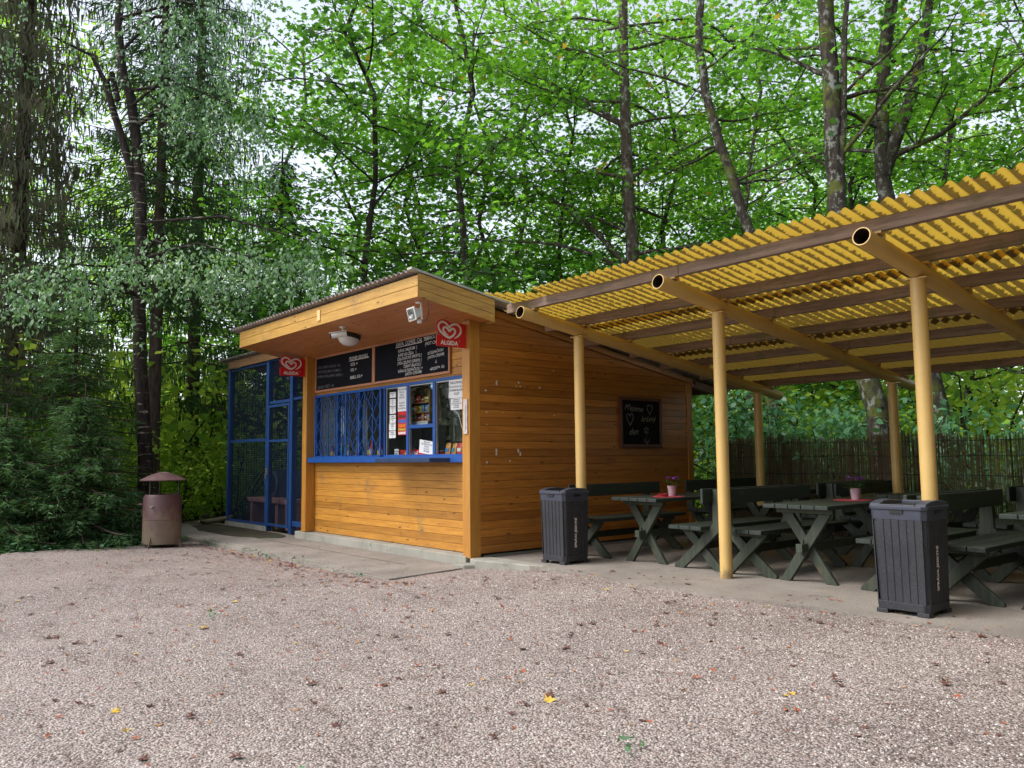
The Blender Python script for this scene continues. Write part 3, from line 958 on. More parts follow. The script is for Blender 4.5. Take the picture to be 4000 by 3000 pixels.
mb = MB(); mb.lathe([(0.001, -0.235), (0.022, -0.235), (0.026, -0.225), (0.026, -0.2), (0.012, -0.195)], 14); mb.build('sensor', M_white, t, smooth=True)
mb = MB(); mb.tube([(0.13, 0.03, 0.0), (0.135, 0.03, -0.10), (0.12, 0.03, -0.18), (0.08, 0.02, -0.22), (0.03, 0.0, -0.20)], 0.004, 6); mb.build('cable', M_black, t)

# ------------------------------------------------------------------ things in the serving window
def sheet(label, x0, x1, z0, z1, lines, y=-0.001, name='paper_notice', tilt=0.0, cat='notice', size=None, group=None, mat=None):
    cx, cz = (x0 + x1) / 2, (z0 + z1) / 2
    t = thing(name, label, cat, (cx, y, cz), group=group)
    M = Matrix.Rotation(R(tilt), 4, 'Y')
    w, h = (x1 - x0) / 2, (z1 - z0) / 2
    MB().box(-w, w, -0.001, 0.001, -h, h, M).build('paper', mat or M_paper, t)
    mb = MB()
    n = len(lines)
    for i, tx in enumerate(lines):
        s = size or min(2 * h / (n + 1) * 0.95, 2 * w * 1.55 / max(4, len(tx)))
        vs, fs = text_geo(tx, s, align='CENTER', bold=s * 0.02)
        mb.add(vs, fs, M @ frameM((0, -0.0018, h - (i + 1) * (2 * h / (n + 0.8)) ), (1, 0, 0), (0, 0, 1)))
    mb.build('print', M_ink, t)
    return t
gp = 'small price slips taped in a column'
slips = [(1.91, 1.99, ["ZMRZLINA", "35,-"], 'topmost'), (1.80, 1.90, ["PIVO", "0,5 L", "45,-"], 'second from top'), (1.70, 1.798, ["KOFOLA", "0,3 L", "30,-"], 'third from top'),
         (1.58, 1.69, ["PÁREK", "V ROHLÍKU", "45,-"], 'fourth from top'), (1.48, 1.578, ["KLOBÁSA", "CHLÉB", "80,-"], 'fifth from top'), (1.38, 1.476, ["POHLEDY", "A ZNÁMKY", "10,-"], 'lowest')]
for i, (a, b_, ln, w) in enumerate(slips):
    sheet('small white price slip, %s of the six slips taped on the glass' % w, -1.965 - (0.015 if i > 3 else 0), -1.815, a, b_ - 0.006, ln, name='price_slip', cat='price slip', group=gp, tilt=[0, 1, -1, 0.5, 1.5, -1][i])
sheet('tall white hot drinks price list above the colourful ice cream poster', -1.765, -1.552, 1.72, 2.03, ["TEPLÉ NÁPOJE", "KÁVA 45,-", "ČAJ 35,-", "PUNČ 50,-", "", "GULÁŠ 95,-", "PÁREK 45,-", "POLÉVKA 50,-"], name='price_list', cat='price list', size=0.030)
sheet('large white notice on alcohol sales, upper sheet on the right pane', -0.61, -0.30, 1.82, 2.035, ["ZÁKAZ PRODEJE", "ALKOHOLICKÝCH NÁPOJŮ", "OSOBÁM MLADŠÍM", "18 LET"], cat='notice', tilt=1)
sheet('smaller white notice on allergens, lower sheet on the right pane', -0.575, -0.345, 1.68, 1.815, ["INFORMACE O", "ALERGENECH", "PODÁ OBSLUHA NA", "VYŽÁDÁNÍ", "ZÁKAZNÍKA."], cat='notice')
sheet('white sheet leaning inside the lower middle sliding window', -1.30, -0.97, 1.165, 1.33, ["MILÍ HOSTÉ,", "ZDE MŮŽETE PLATIT", "KARTOU", "OD 100 KČ.", "DĚKUJEME"], y=0.03, tilt=7)
sheet('white label strip on the front of the snack shelf', -1.755, -1.225, 1.535, 1.58, ["PLATÍTE KARTOU?  MINIMÁLNÍ CENA 100 KČ"], y=0.105, name='label_strip', cat='label')
# poster
t = thing('ice_cream_poster', 'bright red ice cream price poster hanging under the hot drinks list', 'poster', (-1.655, -0.001, 1.565))
MB().box(-0.105, 0.105, -0.001, 0.001, -0.15, 0.15).build('paper', M_red, t)
cols = {'brown': (0.10, 0.03, 0.015), 'blue': (0.02, 0.16, 0.55), 'orange': (0.75, 0.22, 0.02), 'lime': (0.40, 0.50, 0.05), 'white': (0.75, 0.75, 0.72)}
pm = {k: plain('print_' + k, v, 0.5, var=0.25, scale=40) for k, v in cols.items()}
for r_, (k, z0, z1) in enumerate((('brown', 0.06, 0.115), ('blue', 0.0, 0.052), ('orange', -0.055, -0.008), ('lime', -0.10, -0.06), ('white', -0.145, -0.105))):
    mb = MB()
    random.seed(r_)
    xx = -0.09
    while xx < 0.08:
        w = random.uniform(0.012, 0.022); mb.box(xx, xx + w * 0.8, -0.0022, -0.0012, z0 + random.uniform(0, 0.01), z1 - random.uniform(0, 0.01)); xx += w
    mb.build('ice_cream_picture', pm[k], t)
# sticker
t = thing('round_sticker', 'small light blue oval sticker at the top of the middle pane', 'sticker', (-0.975, 0.004, 2.0))
mb = MB(); mb.prism([(0.034 * math.cos(R(a)), 0.042 * math.sin(R(a))) for a in range(0, 360, 20)], 'y', -0.001, 0.001); mb.build('disc', plain('sticker_blue', (0.05, 0.35, 0.65), 0.4), t)
mb = MB(); mb.box(-0.03, 0.03, -0.0022, -0.0012, -0.012, 0.010); mb.build('stripe', M_paper, t)

# snack shelf and snacks
t = thing('snack_shelf', 'small brown wooden snack shelf behind the middle pane', 'shelf', (-1.49, 0.2, 1.58))
mb = MB()
for z in (0.0, 0.11, 0.235): mb.box(-0.28, 0.28, -0.09, 0.09, z, z + 0.014)
mb.box(-0.295, -0.281, -0.09, 0.09, 0, 0.46); mb.box(0.281, 0.295, -0.09, 0.09, 0, 0.46); mb.box(-0.28, 0.28, 0.091, 0.10, 0, 0.46)
mb.build('board', M_shelf, t)
rc = [(0.55, 0.03, 0.03), (0.75, 0.5, 0.05), (0.05, 0.25, 0.6), (0.1, 0.3, 0.06), (0.7, 0.68, 0.62), (0.08, 0.04, 0.03), (0.6, 0.25, 0.05), (0.15, 0.45, 0.7)]
rn = ['red', 'yellow', 'blue', 'green', 'white', 'dark brown', 'orange', 'light blue']
rm = [plain('wrapper_' + n_.replace(' ', '_'), c_, 0.3, var=0.35, scale=45) for c_, n_ in zip(rc, rn)]
def pillow_bag(mb, w, h, d):
    n = 5
    vs, fs = [], []
    for s in (-1, 1):
        for i in range(n + 1):
            for j in range(n + 1):
                u, v_ = i / n, j / n
                vs.append((w * (u - 0.5), s * d / 2 * (math.sin(math.pi * u) * math.sin(math.pi * v_)) ** 0.5, h * v_))
    K_ = (n + 1) ** 2
    for i in range(n):
        for j in range(n):
            a = i * (n + 1) + j
            fs.append((a, a + n + 1, a + n + 2, a + 1)); fs.append((K_ + a, K_ + a + 1, K_ + a + n + 2, K_ + a + n + 1))
    mb.add(vs, fs)
def bag(label, loc, w, h, d, mi, name='snack_bag', rot=0, group=None, tilt=0):
    t = thing(name, label, 'snack', loc, R(rot), group=group)
    if tilt: t.rotation_euler = (R(tilt), 0, R(rot))
    mb = MB(); pillow_bag(mb, w, h, d); mb.build('wrapper', rm[mi], t, smooth=True)
    mb = MB(); mb.box(-w * 0.28, w * 0.28, -d * 0.55, -d * 0.5, h * 0.35, h * 0.6); mb.build('print', rm[(mi + 4) % 8], t)
random.seed(11)
rows = [(1.829, 'top', [4, 4, 0, 0, 5, 1, 5]), (1.704, 'middle', [3, 3, 1, 1, 2, 2, 7]), (1.594, 'bottom', [4, 5, 0, 0, 6, 0, 7])]
pos = ['first', 'second', 'third', 'fourth', 'fifth', 'sixth', 'last']
for z, rw, ms in rows:
    for i, mi in enumerate(ms):
        h = random.uniform(0.065, 0.095) * (1.3 if (rw == 'top' and i < 2) else 1)
        bag('%s snack pack, %s from the left on the %s row of the snack shelf' % (rn[mi], pos[i], rw), (-1.725 + i * 0.077, 0.15 + random.uniform(-0.01, 0.02), z + 0.001), 0.072, min(h, 0.115), 0.03, mi, rot=random.uniform(-12, 12), group='snacks on the small shelf')
# right-hand display on the inner counter
for i, (mi, w) in enumerate(((6, 'orange'), (6, 'orange'), (0, 'red'))):
    pass
bag('tan snack bag on the counter, left of the similar tan bag', (-0.80, 0.10, 1.127), 0.10, 0.17, 0.035, 6, tilt=-10, rot=4)
bag('tan snack bag on the counter, between its twin and the red one', (-0.69, 0.11, 1.127), 0.10, 0.165, 0.035, 6, tilt=-12, rot=-5)
bag('red and blue snack bag on the counter beside the bottle', (-0.575, 0.12, 1.127), 0.11, 0.17, 0.035, 0, tilt=-10, rot=6)
def cup(label, loc, r_, h, mat, cat='cup', name='cup'):
    t = thing(name, label, cat, loc)
    mb = MB(); mb.lathe([(0.001, 0), (r_ * 0.8, 0), (r_, h), (r_ * 0.93, h), (r_ * 0.75, 0.01), (0.001, 0.01)], 14); mb.build('body', mat, t, smooth=True)
    mb = MB(); mb.lathe([(r_ * 1.02, h - 0.006), (r_ * 1.05, h - 0.003), (r_ * 1.02, h + 0.001)], 14); mb.build('rim', M_paper, t)
cup('small red and white tub at the left foot of the tan snack bags', (-0.90, 0.09, 1.127), 0.035, 0.075, rm[0])
def bottle(label, loc, r_, h, mi, cap=0):
    t = thing('bottle', label, 'bottle', loc, group='bottles on the counter')
    mb = MB(); mb.lathe([(0.001, 0), (r_, 0), (r_, h * 0.62), (r_ * 0.35, h * 0.82), (r_ * 0.32, h * 0.93)], 12); mb.build('body', rm[mi], t, smooth=True)
    mb = MB(); mb.lathe([(r_ * 1.01, h * 0.2), (r_ * 1.03, h * 0.21), (r_ * 1.03, h * 0.5), (r_ * 1.01, h * 0.51)], 12); mb.build('label', rm[(mi + 4) % 8], t, smooth=True)
    mb = MB(); mb.lathe([(r_ * 0.38, h * 0.925), (r_ * 0.38, h), (0.001, h)], 10); mb.build('cap', rm[cap], t, smooth=True)
bottle('clear soap bottle with a teal pump in the right pane corner', (-0.44, 0.13, 1.127), 0.038, 0.22, 4, 7)
bt = [(-3.98, 5, 'dark brown'), (-3.86, 4, 'white'), (-3.70, 7, 'light blue'), (-3.58, 3, 'green'), (-3.45, 5, 'dark brown'), (-3.20, 4, 'white'), (-3.08, 3, 'green'), (-2.94, 5, 'dark brown'), (-2.80, 0, 'red'), (-2.66, 5, 'dark brown'), (-2.54, 0, 'red')]
ordn = ['first', 'second', 'third', 'fourth', 'fifth', 'sixth', 'seventh', 'eighth', 'ninth', 'tenth', 'eleventh']
for i, (x, mi, nm) in enumerate(bt):
    bottle('%s drink bottle behind the grille, %s from the left in its row' % (nm, ordn[i]), (x + 0.02, 0.20 + 0.04 * (i % 2), 1.127), 0.034, 0.19 + 0.04 * ((i * 7) % 3) / 2, mi, (i * 3) % 8)
# red sweets box with a white slip, pen pot, register, coat, shirt, hose
t = thing('sweets_box', 'long red sweets box lying on the counter under the price list', 'box', (-1.60, 0.12, 1.127), R(4))
mb = MB(); mb.box(-0.32, 0.34, -0.05, 0.06, 0, 0.095); mb.build('carton', plain('carton_red', (0.50, 0.02, 0.015), 0.4, var=0.1), t, bevel=0.003)
mb = MB(); vs, fs = text_geo("Mini", 0.085, bold=0.003, shear=0.3); mb.add(vs, fs, frameM((0.02, -0.0515, 0.02), (1, 0, 0), (0, 0, 1))); mb.build('lettering', M_paper, t)
mb = MB(); mb.prism([(0.035 * math.cos(R(a)) - 0.06, 0.03 * math.sin(R(a)) + 0.045) for a in range(0, 360, 24)], 'y', -0.053, -0.0505); mb.build('badge', rm[1], t)
sheet('white slip standing in front of the red sweets box', -1.90, -1.80, 1.13, 1.235, ["NEJSME", "INFO"], y=0.035, name='price_slip', cat='price slip')
t = thing('pen_pot', 'dark pot of utensils behind the red sweets box', 'pot', (-1.88, 0.36, 1.127))
mb = MB(); mb.lathe([(0.001, 0), (0.05, 0), (0.055, 0.12), (0.05, 0.12), (0.045, 0.01)], 14); mb.build('pot', M_black, t, smooth=True)
mb = MB()
for k in range(7): mb.tube([(0.02 * math.cos(k), 0.02 * math.sin(k), 0.02), (0.06 * math.cos(k * 1.3), 0.05 * math.sin(k * 1.3), 0.19 + 0.02 * (k % 3))], 0.006, 5)
mb.build('utensils', M_ink, t)
t = thing('ventilation_grille', 'grey slatted vent panel inside, behind the sweets box', 'vent', (-2.44, 1.75, 1.0))
mb = MB(); mb.box(-0.02, 0.0, -0.35, 0.35, 0, 0.62); mb.build('frame', M_tin, t)
mb = MB()
for k in range(14): mb.box(0.001, 0.014, -0.31, 0.31, 0.04 + k * 0.04, 0.062 + k * 0.04)
mb.build('slats', plain('slat_grey', (0.5, 0.52, 0.5), 0.5), t)
t = thing('cooker', 'dark shelf rack with a coffee machine seen through the right pane', 'machine', (-1.55, 1.15, 0.06))
mb = MB()
for z in (0.9, 1.25, 1.62): mb.box(-0.5, 0.4, -0.2, 0.3, z, z + 0.03)
for x in (-0.5, 0.37):
    for y in (-0.2, 0.27): mb.box(x, x + 0.03, y, y + 0.03, 0, 1.62)
mb.build('rack', M_black, t)
mb = MB(); mb.box(-0.35, 0.1, -0.1, 0.2, 0.931, 1.2); mb.box(-0.3, 0.0, -0.12, 0.2, 1.281, 1.5); mb.build('machine_body', plain('dark_grey_machine', (0.06, 0.06, 0.065), 0.35), t, bevel=0.01)
mb = MB(); mb.lathe([(0.001, 1.651), (0.1, 1.651), (0.12, 1.72), (0.07, 1.80), (0.001, 1.82)], 16, c=(0.12, 0, 0)); mb.lathe([(0.001, 1.651), (0.09, 1.651), (0.11, 1.74), (0.05, 1.79)], 16, c=(-0.25, 0, 0)); mb.build('pots', plain('pot_steel', (0.05, 0.045, 0.045), 0.3, metal=0.5), t, smooth=True)
t = thing('hose', 'thin pale hose arcing down inside the right pane', 'hose', (-0.80, 0.16, 1.95))
mb = MB(); mb.tube([(-0.10, 0.02, 0), (-0.03, 0.02, -0.2), (0.14, 0.02, -0.32), (0.22, 0.02, -0.5), (0.27, 0.02, -0.7), (0.36, 0.0, -0.8)], 0.006, 6); mb.build('tube', M_white, t, smooth=True)
def cloth(label, x0, x1, y, z0, z1, mat, seed, name='hanging_cloth'):
    t = thing(name, label, 'cloth', ((x0 + x1) / 2, y, z0))
    n = 22
    vs, fs = [], []
    for i in range(n + 1):
        u = i / n
        for j in range(7):
            v_ = j / 6
            wv_ = 0.035 * math.sin(u * 17 + seed) * (1 - 0.5 * v_) + 0.01 * math.sin(u * 40 + v_ * 3)
            vs.append(((x0 - x1) / 2 + (x1 - x0) * (0.5 + (u - 0.5) * (1 - 0.25 * v_)), wv_, (z1 - z0) * v_))
    K2 = len(vs)
    for i in range(n):
        for j in range(6):
            a = i * 7 + j
            fs.append((a, a + 7, a + 8, a + 1))
    mb = MB(); mb.add([(x, y_, z) for x, y_, z in vs], fs); o = mb.build('cloth', mat, t, smooth=True)
    sm = o.modifiers.new('solid', 'SOLIDIFY'); sm.thickness = 0.004
    mb = MB(); mb.tube([((x0 - x1) / 2, 0, z1 - z0 + 0.01), ((x1 - x0) / 2, 0, z1 - z0 + 0.01)], 0.008, 6); mb.build('rail', M_silver, t)
cloth('white shirt hanging behind the left end of the grille', -4.02, -3.83, 0.35, 1.45, 1.92, M_white, 0.5, 'hanging_shirt')
cloth('grey beige curtain hanging behind the grille beside the white shirt', -3.78, -3.40, 0.5, 1.13, 2.1, plain('grey_curtain', (0.36, 0.33, 0.28), 0.9), 2.0, 'curtain')

# ------------------------------------------------------------------ blue mesh cage beside the kiosk
CG = thing('mesh_cage', 'blue framed wire mesh cage attached left of the kiosk, under its own corrugated roof', 'cage', (-6.2, 0.0, -0.08))
og = (-6.2, 0.0, -0.08)
CL, CM, CR, CK = -7.64, -5.87, -4.93, -4.55
mb = MB(og)
mb.box(CL - 0.045, CL + 0.045, -0.045, 0.045, -0.08, 2.80)
mb.box(CM - 0.05, CM + 0.05, -0.045, 0.045, -0.08, 2.82)
mb.box(CR - 0.05, CR + 0.05, -0.045, 0.045, -0.06, 2.82)
for x in (CL, CM, CR - 0.3): mb.box(x - 0.04, x + 0.04, 2.22, 2.30, -0.08, 2.40)
mb.box(CL + 0.045, CM - 0.05, -0.025, 0.025, 1.42, 1.475)
mb.box(CL + 0.045, CM - 0.05, -0.025, 0.025, 0.0, 0.045)
mb.box(CL + 0.045, CM - 0.05, -0.025, 0.025, 2.74, 2.79)
mb.box(CM + 0.05, CR - 0.05, -0.025, 0.025, 2.76, 2.81)
mb.box(CM + 0.05, CR - 0.05, -0.025, 0.025, 2.04, 2.09)
mb.box(CR + 0.05, CK, -0.025, 0.025, 2.06, 2.10)
mb.box(CR + 0.05, CK, -0.025, 0.025, 0.06, 0.14)
mb.box(CL, CM, 2.24, 2.28, 1.0, 1.05); mb.box(CM, CR - 0.3, 2.24, 2.28, 1.0, 1.05)
mb.build('frame', M_cage, CG, bevel=0.003)
mb = MB(og)
dx0, dx1, dz0, dz1 = CM + 0.06, CR - 0.06, 0.02, 2.02
mb.box(dx0, dx0 + 0.04, -0.05, -0.01, dz0, dz1); mb.box(dx1 - 0.04, dx1, -0.05, -0.01, dz0, dz1)
mb.box(dx0 + 0.04, dx1 - 0.04, -0.05, -0.01, dz1 - 0.04, dz1); mb.box(dx0 + 0.04, dx1 - 0.04, -0.05, -0.01, dz0, dz0 + 0.04)
mb.box(dx0 + 0.04, dx1 - 0.04, -0.048, -0.012, 1.40, 1.44)
door = mb.build('door', M_cage, CG, bevel=0.003)
mb = MB(og); mb.box(dx0 - 0.02, dx0 + 0.02, -0.075, -0.052, 0.86, 0.98); mb.box(dx0 - 0.012, dx0 + 0.012, -0.09, -0.077, 0.80, 0.86); mb.build('padlock', M_silver, door)
def wires(mb, x0, x1, z0, z1, y, sx=0.05, sz=0.035, r_=0.0024):
    n = int((x1 - x0) / sx)
    for i in range(n + 1):
        x = x0 + (x1 - x0) * i / n; mb.box(x - r_, x + r_, y - r_, y + r_, z0, z1)
    n = int((z1 - z0) / sz)
    for i in range(n + 1):
        z = z0 + (z1 - z0) * i / n; mb.box(x0, x1, y + r_, y + 3 * r_, z - r_, z + r_)
for x0, x1, z0, z1, y in ((CL + 0.045, CM - 0.05, 0.045, 1.42, 0), (CL + 0.045, CM - 0.05, 1.475, 2.74, 0), (CM + 0.05, CR - 0.05, 2.09, 2.76, 0), (dx0 + 0.04, dx1 - 0.04, 0.06, 1.98, -0.03), (CR + 0.05, CK, 0.14, 2.06, 0), (CR + 0.05, CK, 2.10, 2.8, 0),
                          (CL + 0.04, CR - 0.34, 0.0, 2.36, 2.26)):
    mb = MB(og); wires(mb, x0, x1, z0, z1, y); mb.build('wire_mesh', M_wire, CG)
mb = MB(og)
for y in np.arange(0.06, 2.2, 0.05): mb.box(CL - 0.003, CL + 0.003, y - 0.003, y + 0.003, 0, 2.78 - y * 0.16)
for z in np.arange(0.03, 2.4, 0.04): mb.box(CL + 0.003, CL + 0.008, 0.05, 2.2, z - 0.003, z + 0.003)
mb.build('wire_mesh', M_wire, CG)
mb = MB(og); mb.box(CL - 0.03, CM + 0.04, -0.06, 0.06, -0.16, -0.002); mb.box(CL, CR, 2.2, 2.3, -0.2, -0.04); mb.build('base_kerb', M_concrete, CG)
mb = MB(og); mb.box(CL + 0.05, CM - 0.06, 0.75, 0.77, -0.05, 0.92); mb.build('inner_panel', plain('dark_blue_panel', (0.02, 0.035, 0.065), 0.6), CG)
mb = MB(og)
mb.box(-7.86, CX0 + 0.3, -0.075, -0.047, 2.79, 2.93)
mb.build('fascia', wood('brown_fascia', (0.17, 0.085, 0.035), (0.27, 0.145, 0.06), 'x', 0.6), CG)
mb = MB(og)
corrugated(mb, -7.95, CX0 + 0.25, -0.14, 2.6, 2.955, -0.168, amp=0.014)
mb.build('roof', M_roofgrey, CG, smooth=True)

t = thing('garden_bench', 'pinkish wooden bench standing inside the blue mesh cage', 'bench', (-6.4, 0.35, -0.08))
M_pink = plain('pinkish_wood', (0.30, 0.17, 0.16), 0.7, var=0.2)
mb = MB(); mb.box(-0.85, 0.85, -0.16, 0.16, 0.44, 0.52); mb.build('seat', M_pink, t, bevel=0.01)
for x in (-0.80, 0.3, 0.72): MB().box(x, x + 0.11, -0.13, 0.13, 0.0, 0.438).build('leg', M_pink, t, bevel=0.01)
t = thing('cable_reel', 'round blue-grey coil standing on the pinkish bench in the cage', 'coil', (-6.66, 0.42, 0.68))
mb = MB(); mb.tube([(0.2 * math.cos(R(a)), 0, 0.2 * math.sin(R(a))) for a in range(0, 361, 20)], 0.03, 8, cap=False); mb.build('coil', plain('coil_blue', (0.05, 0.08, 0.13), 0.5), t, smooth=True)

# ------------------------------------------------------------------ the shelter
S = thing('shelter', 'open shelter of cream steel posts carrying a yellow corrugated roof', 'shelter', (2.77, 0.69, 0.0))
os_ = (2.77, 0.69, 0.0)
M_tubeshade = plain('tube_inner_shade', (0.035, 0.018, 0.010), 0.9, var=0.4)  # rust-brown lining, darkened to hold the shade inside the open tubes
PX = (0.91, 2.77, 4.60, 6.46, 8.3, 10.2)
def tubez(y): return 2.63 - 0.141 * (y + 0.16)
for x in PX:
    for y in (0.69, 4.12):
        zt = tubez(y) - 0.066
        mb = MB(os_); mb.tube([(x, y, 0.0), (x, y, zt)], 0.057, 24)
        post = mb.build('post', M_cream, S, smooth=True)
        mb = MB(os_); mb.box(x - 0.085, x + 0.085, y - 0.05, y + 0.05, zt - 0.006, zt + 0.004)
        mb.build('flange', M_cream, post)
        mb = MB(os_); mb.tube([(x, y, 0.0), (x, y, 0.012)], 0.063, 24); mb.build('base_collar', M_cream, post)
    mb = MB(os_)
    A, B = Vector((x, -0.165, tubez(-0.165))), Vector((x, 4.66, tubez(4.66)))
    mb.tube([A, B], 0.066, 28, cap=False)
    mb.cur = 1
    mb.tube([B, A], 0.0585, 28, cap=False)
    mb.cur = 0
    # end ring
    d = (B - A).normalized()
    mb.tube([A, A + d * 0.001], 0.066, 28, cap=False)
    n0 = len(mb.v)
    a_ = Vector((1, 0, 0)); b_ = d.cross(a_)
    for rr in (0.059, 0.066):
        for k in range(28):
            mb.v.append(tuple(A + (a_ * math.cos(2 * math.pi * k / 28) + b_ * math.sin(2 * math.pi * k / 28)) * rr - mb.o))
    for k in range(28):
        k2 = (k + 1) % 28
        mb.f.append((n0 + k, n0 + k2, n0 + 28 + k2, n0 + 28 + k)); mb.mi.append(0)
    mb.build('rafter_tube', [M_cream, M_tubeshade], S, smooth=True)
    MB(os_).tube([B - (B - A).normalized() * 0.02, B - (B - A).normalized() * 0.015], 0.058, 20).build('light_stop_plug', M_tubeshade, S)  # added plug, keeps light from coming through the rear tube end
PY = (0.0, 0.745, 1.49, 2.21, 2.93, 3.66, 4.38)
random.seed(8)
for i, y in enumerate(PY):
    x0 = 0.53 if i == 0 else 0.22 + 0.1 * (i % 2)
    zb_ = tubez(y) + 0.066 + 0.008
    cuts = [x0] + [PX[j] + (0.12 if i % 2 == 0 else 0.95) for j in ((1, 3) if i % 2 == 0 else (0, 2, 4))] + [11.4]
    for a, c_ in zip(cuts[:-1], cuts[1:]):
        mb = MB(os_)
        tilt = random.uniform(-0.006, 0.006)
        n = 6
        dzs = [random.uniform(-0.003, 0.003) for _ in range(n + 1)]
        vs, fs = [], []
        for k in range(n + 1):
            xx = a + (c_ - a - 0.004) * k / n
            zz = zb_ + dzs[k]
            for (yy, z_) in ((y - 0.031, 0), (y + 0.031, 0), (y + 0.031, 0.098), (y - 0.031, 0.098)):
                vs.append((xx, yy + tilt * (k % 2), zz + z_))
        for k in range(n):
            for q in range(4):
                q2 = (q + 1) % 4
                fs.append((k * 4 + q, (k + 1) * 4 + q, (k + 1) * 4 + q2, k * 4 + q2))
        fs += [(0, 1, 2, 3), (n * 4 + 3, n * 4 + 2, n * 4 + 1, n * 4)]
        mb.add(vs, fs); mb.build('purlin', M_beam, S, bevel=0.004)
    for x in PX:
        mb = MB(os_); mb.box(x + 0.01, x + 0.075, y + 0.033, y + 0.040, zb_ - 0.05, zb_ + 0.05); mb.box(x - 0.055, x + 0.075, y - 0.028, y + 0.033, zb_ - 0.016, zb_ - 0.001)
        mb.build('clip', M_cream, S)

# yellow translucent sheets with lichen
m, nt, b, out = nmat('yellow_sheet')
v = coords(nt)
wob = noise(nt, coords(nt, (1, 5, 1)), 5.0, 6, 0.75)
t_ = nt.nodes.new('ShaderNodeTexCoord'); sp_ = nt.nodes.new('ShaderNodeSeparateXYZ'); nt.links.new(t_.outputs['Object'], sp_.inputs[0])
ph = math_n(nt, 'SINE', math_n(nt, 'MULTIPLY', math_n(nt, 'ADD', sp_.outputs['X'], 2.77), 2 * math.pi / 0.10))
big = noise(nt, coords(nt, (1, 1, 1)), 1.3, 5, 0.6)
dd = math_n(nt, 'SUBTRACT', math_n(nt, 'ADD', math_n(nt, 'MULTIPLY', wob, 2.6), math_n(nt, 'MULTIPLY', big, 1.6)), math_n(nt, 'MULTIPLY', ph, 0.55))
# rotted-leaf dirt, strengthened towards the rear to darken the space under the roof
dd = math_n(nt, 'ADD', dd, math_n(nt, 'MULTIPLY', math_n(nt, 'MAXIMUM', math_n(nt, 'SUBTRACT', sp_.outputs['Y'], -0.1), 0.0), 0.42))
dirtf = ramp(nt, math_n(nt, 'MULTIPLY', dd, 0.3), [(0.668, (0, 0, 0)), (0.71, (0.85, 0.85, 0.85))])
yel = ramp(nt, noise(nt, v, 12, 5, 0.7), [(0.3, (0.50, 0.33, 0.06)), (0.7, (0.66, 0.46, 0.10))])
dirtc = ramp(nt, noise(nt, v, 20, 4, 0.7), [(0.3, (0.14, 0.09, 0.035)), (0.7, (0.27, 0.19, 0.09))])
cc = mix(nt, yel, dirtc, dirtf)
nt.links.new(cc, b.inputs['Base Color'])
b.inputs['Roughness'].default_value = 0.5
tr = nt.nodes.new('ShaderNodeBsdfTranslucent')
tc = mix(nt, (0.74, 0.49, 0.06), (0.07, 0.045, 0.012), dirtf)
nt.links.new(tc, tr.inputs[0])
ms = nt.nodes.new('ShaderNodeMixShader'); ms.inputs[0].default_value = 0.40
nt.links.new(b.outputs[0], ms.inputs[1]); nt.links.new(tr.outputs[0], ms.inputs[2]); nt.links.new(ms.outputs[0], out.inputs[0])
bump(nt, b, noise(nt, v, 40, 5, 0.7), 0.3, 0.004)
M_yellow = m
def single_corr(x0, x1, y0, y1, z0, slope, lam=0.10, amp=0.0155, step=8, edge=None):
    n = int(round((x1 - x0) / lam * step)); ny = 10
    vs, fs = [], []
    for i in range(n + 1):
        xx = x0 + (x1 - x0) * i / n
        h = amp * math.sin(2 * math.pi * xx / lam)
        ya = y0 if edge is None else edge(xx)
        for j in range(ny + 1):
            yy = ya + (y1 - ya) * j / ny
            vs.append((xx, yy, z0 + slope * yy + h + 0.004 * math.sin(xx * 0.9 + yy * 1.3)))
    for i in range(n):
        for j in range(ny):
            a = i * (ny + 1) + j
            fs.append((a, a + ny + 1, a + ny + 2, a + 1))
    return vs, fs
RZ = tubez(0) + 0.066 + 0.008 + 0.10 + 0.014
x = 1.15
sheets = []
while x < 11.3:
    sheets.append((x, min(x + 0.81, 11.4))); x += 0.80
for r_, (ya, yb, dz) in enumerate(((-0.235, 1.26, 0.0), (1.10, 2.72, -0.007), (2.58, 4.66, -0.014))):
    for k, (xa, xb) in enumerate([(0.60 if r_ == 0 else 0.22, 1.16)] + ([(0.22, 0.60)] if r_ == 0 else []) + sheets):
        jig = 0.02 * ((k * 7 + r_ * 3) % 5 - 2) / 2
        ed = None
        if r_ == 0 and k == 0:
            ed = lambda xx: -0.40 + 0.62 * (xx - 0.6)
        if r_ == 0 and k == 1:
            ed = lambda xx: 0.16
        vs, fs = single_corr(xa, xb, ya + (jig if r_ else 0), yb, RZ + dz + (0.0035 if k % 2 else 0), -0.141, edge=ed)
        mb = MB(os_); mb.add(vs, fs); mb.build('roof_sheet', M_yellow, S, smooth=True)

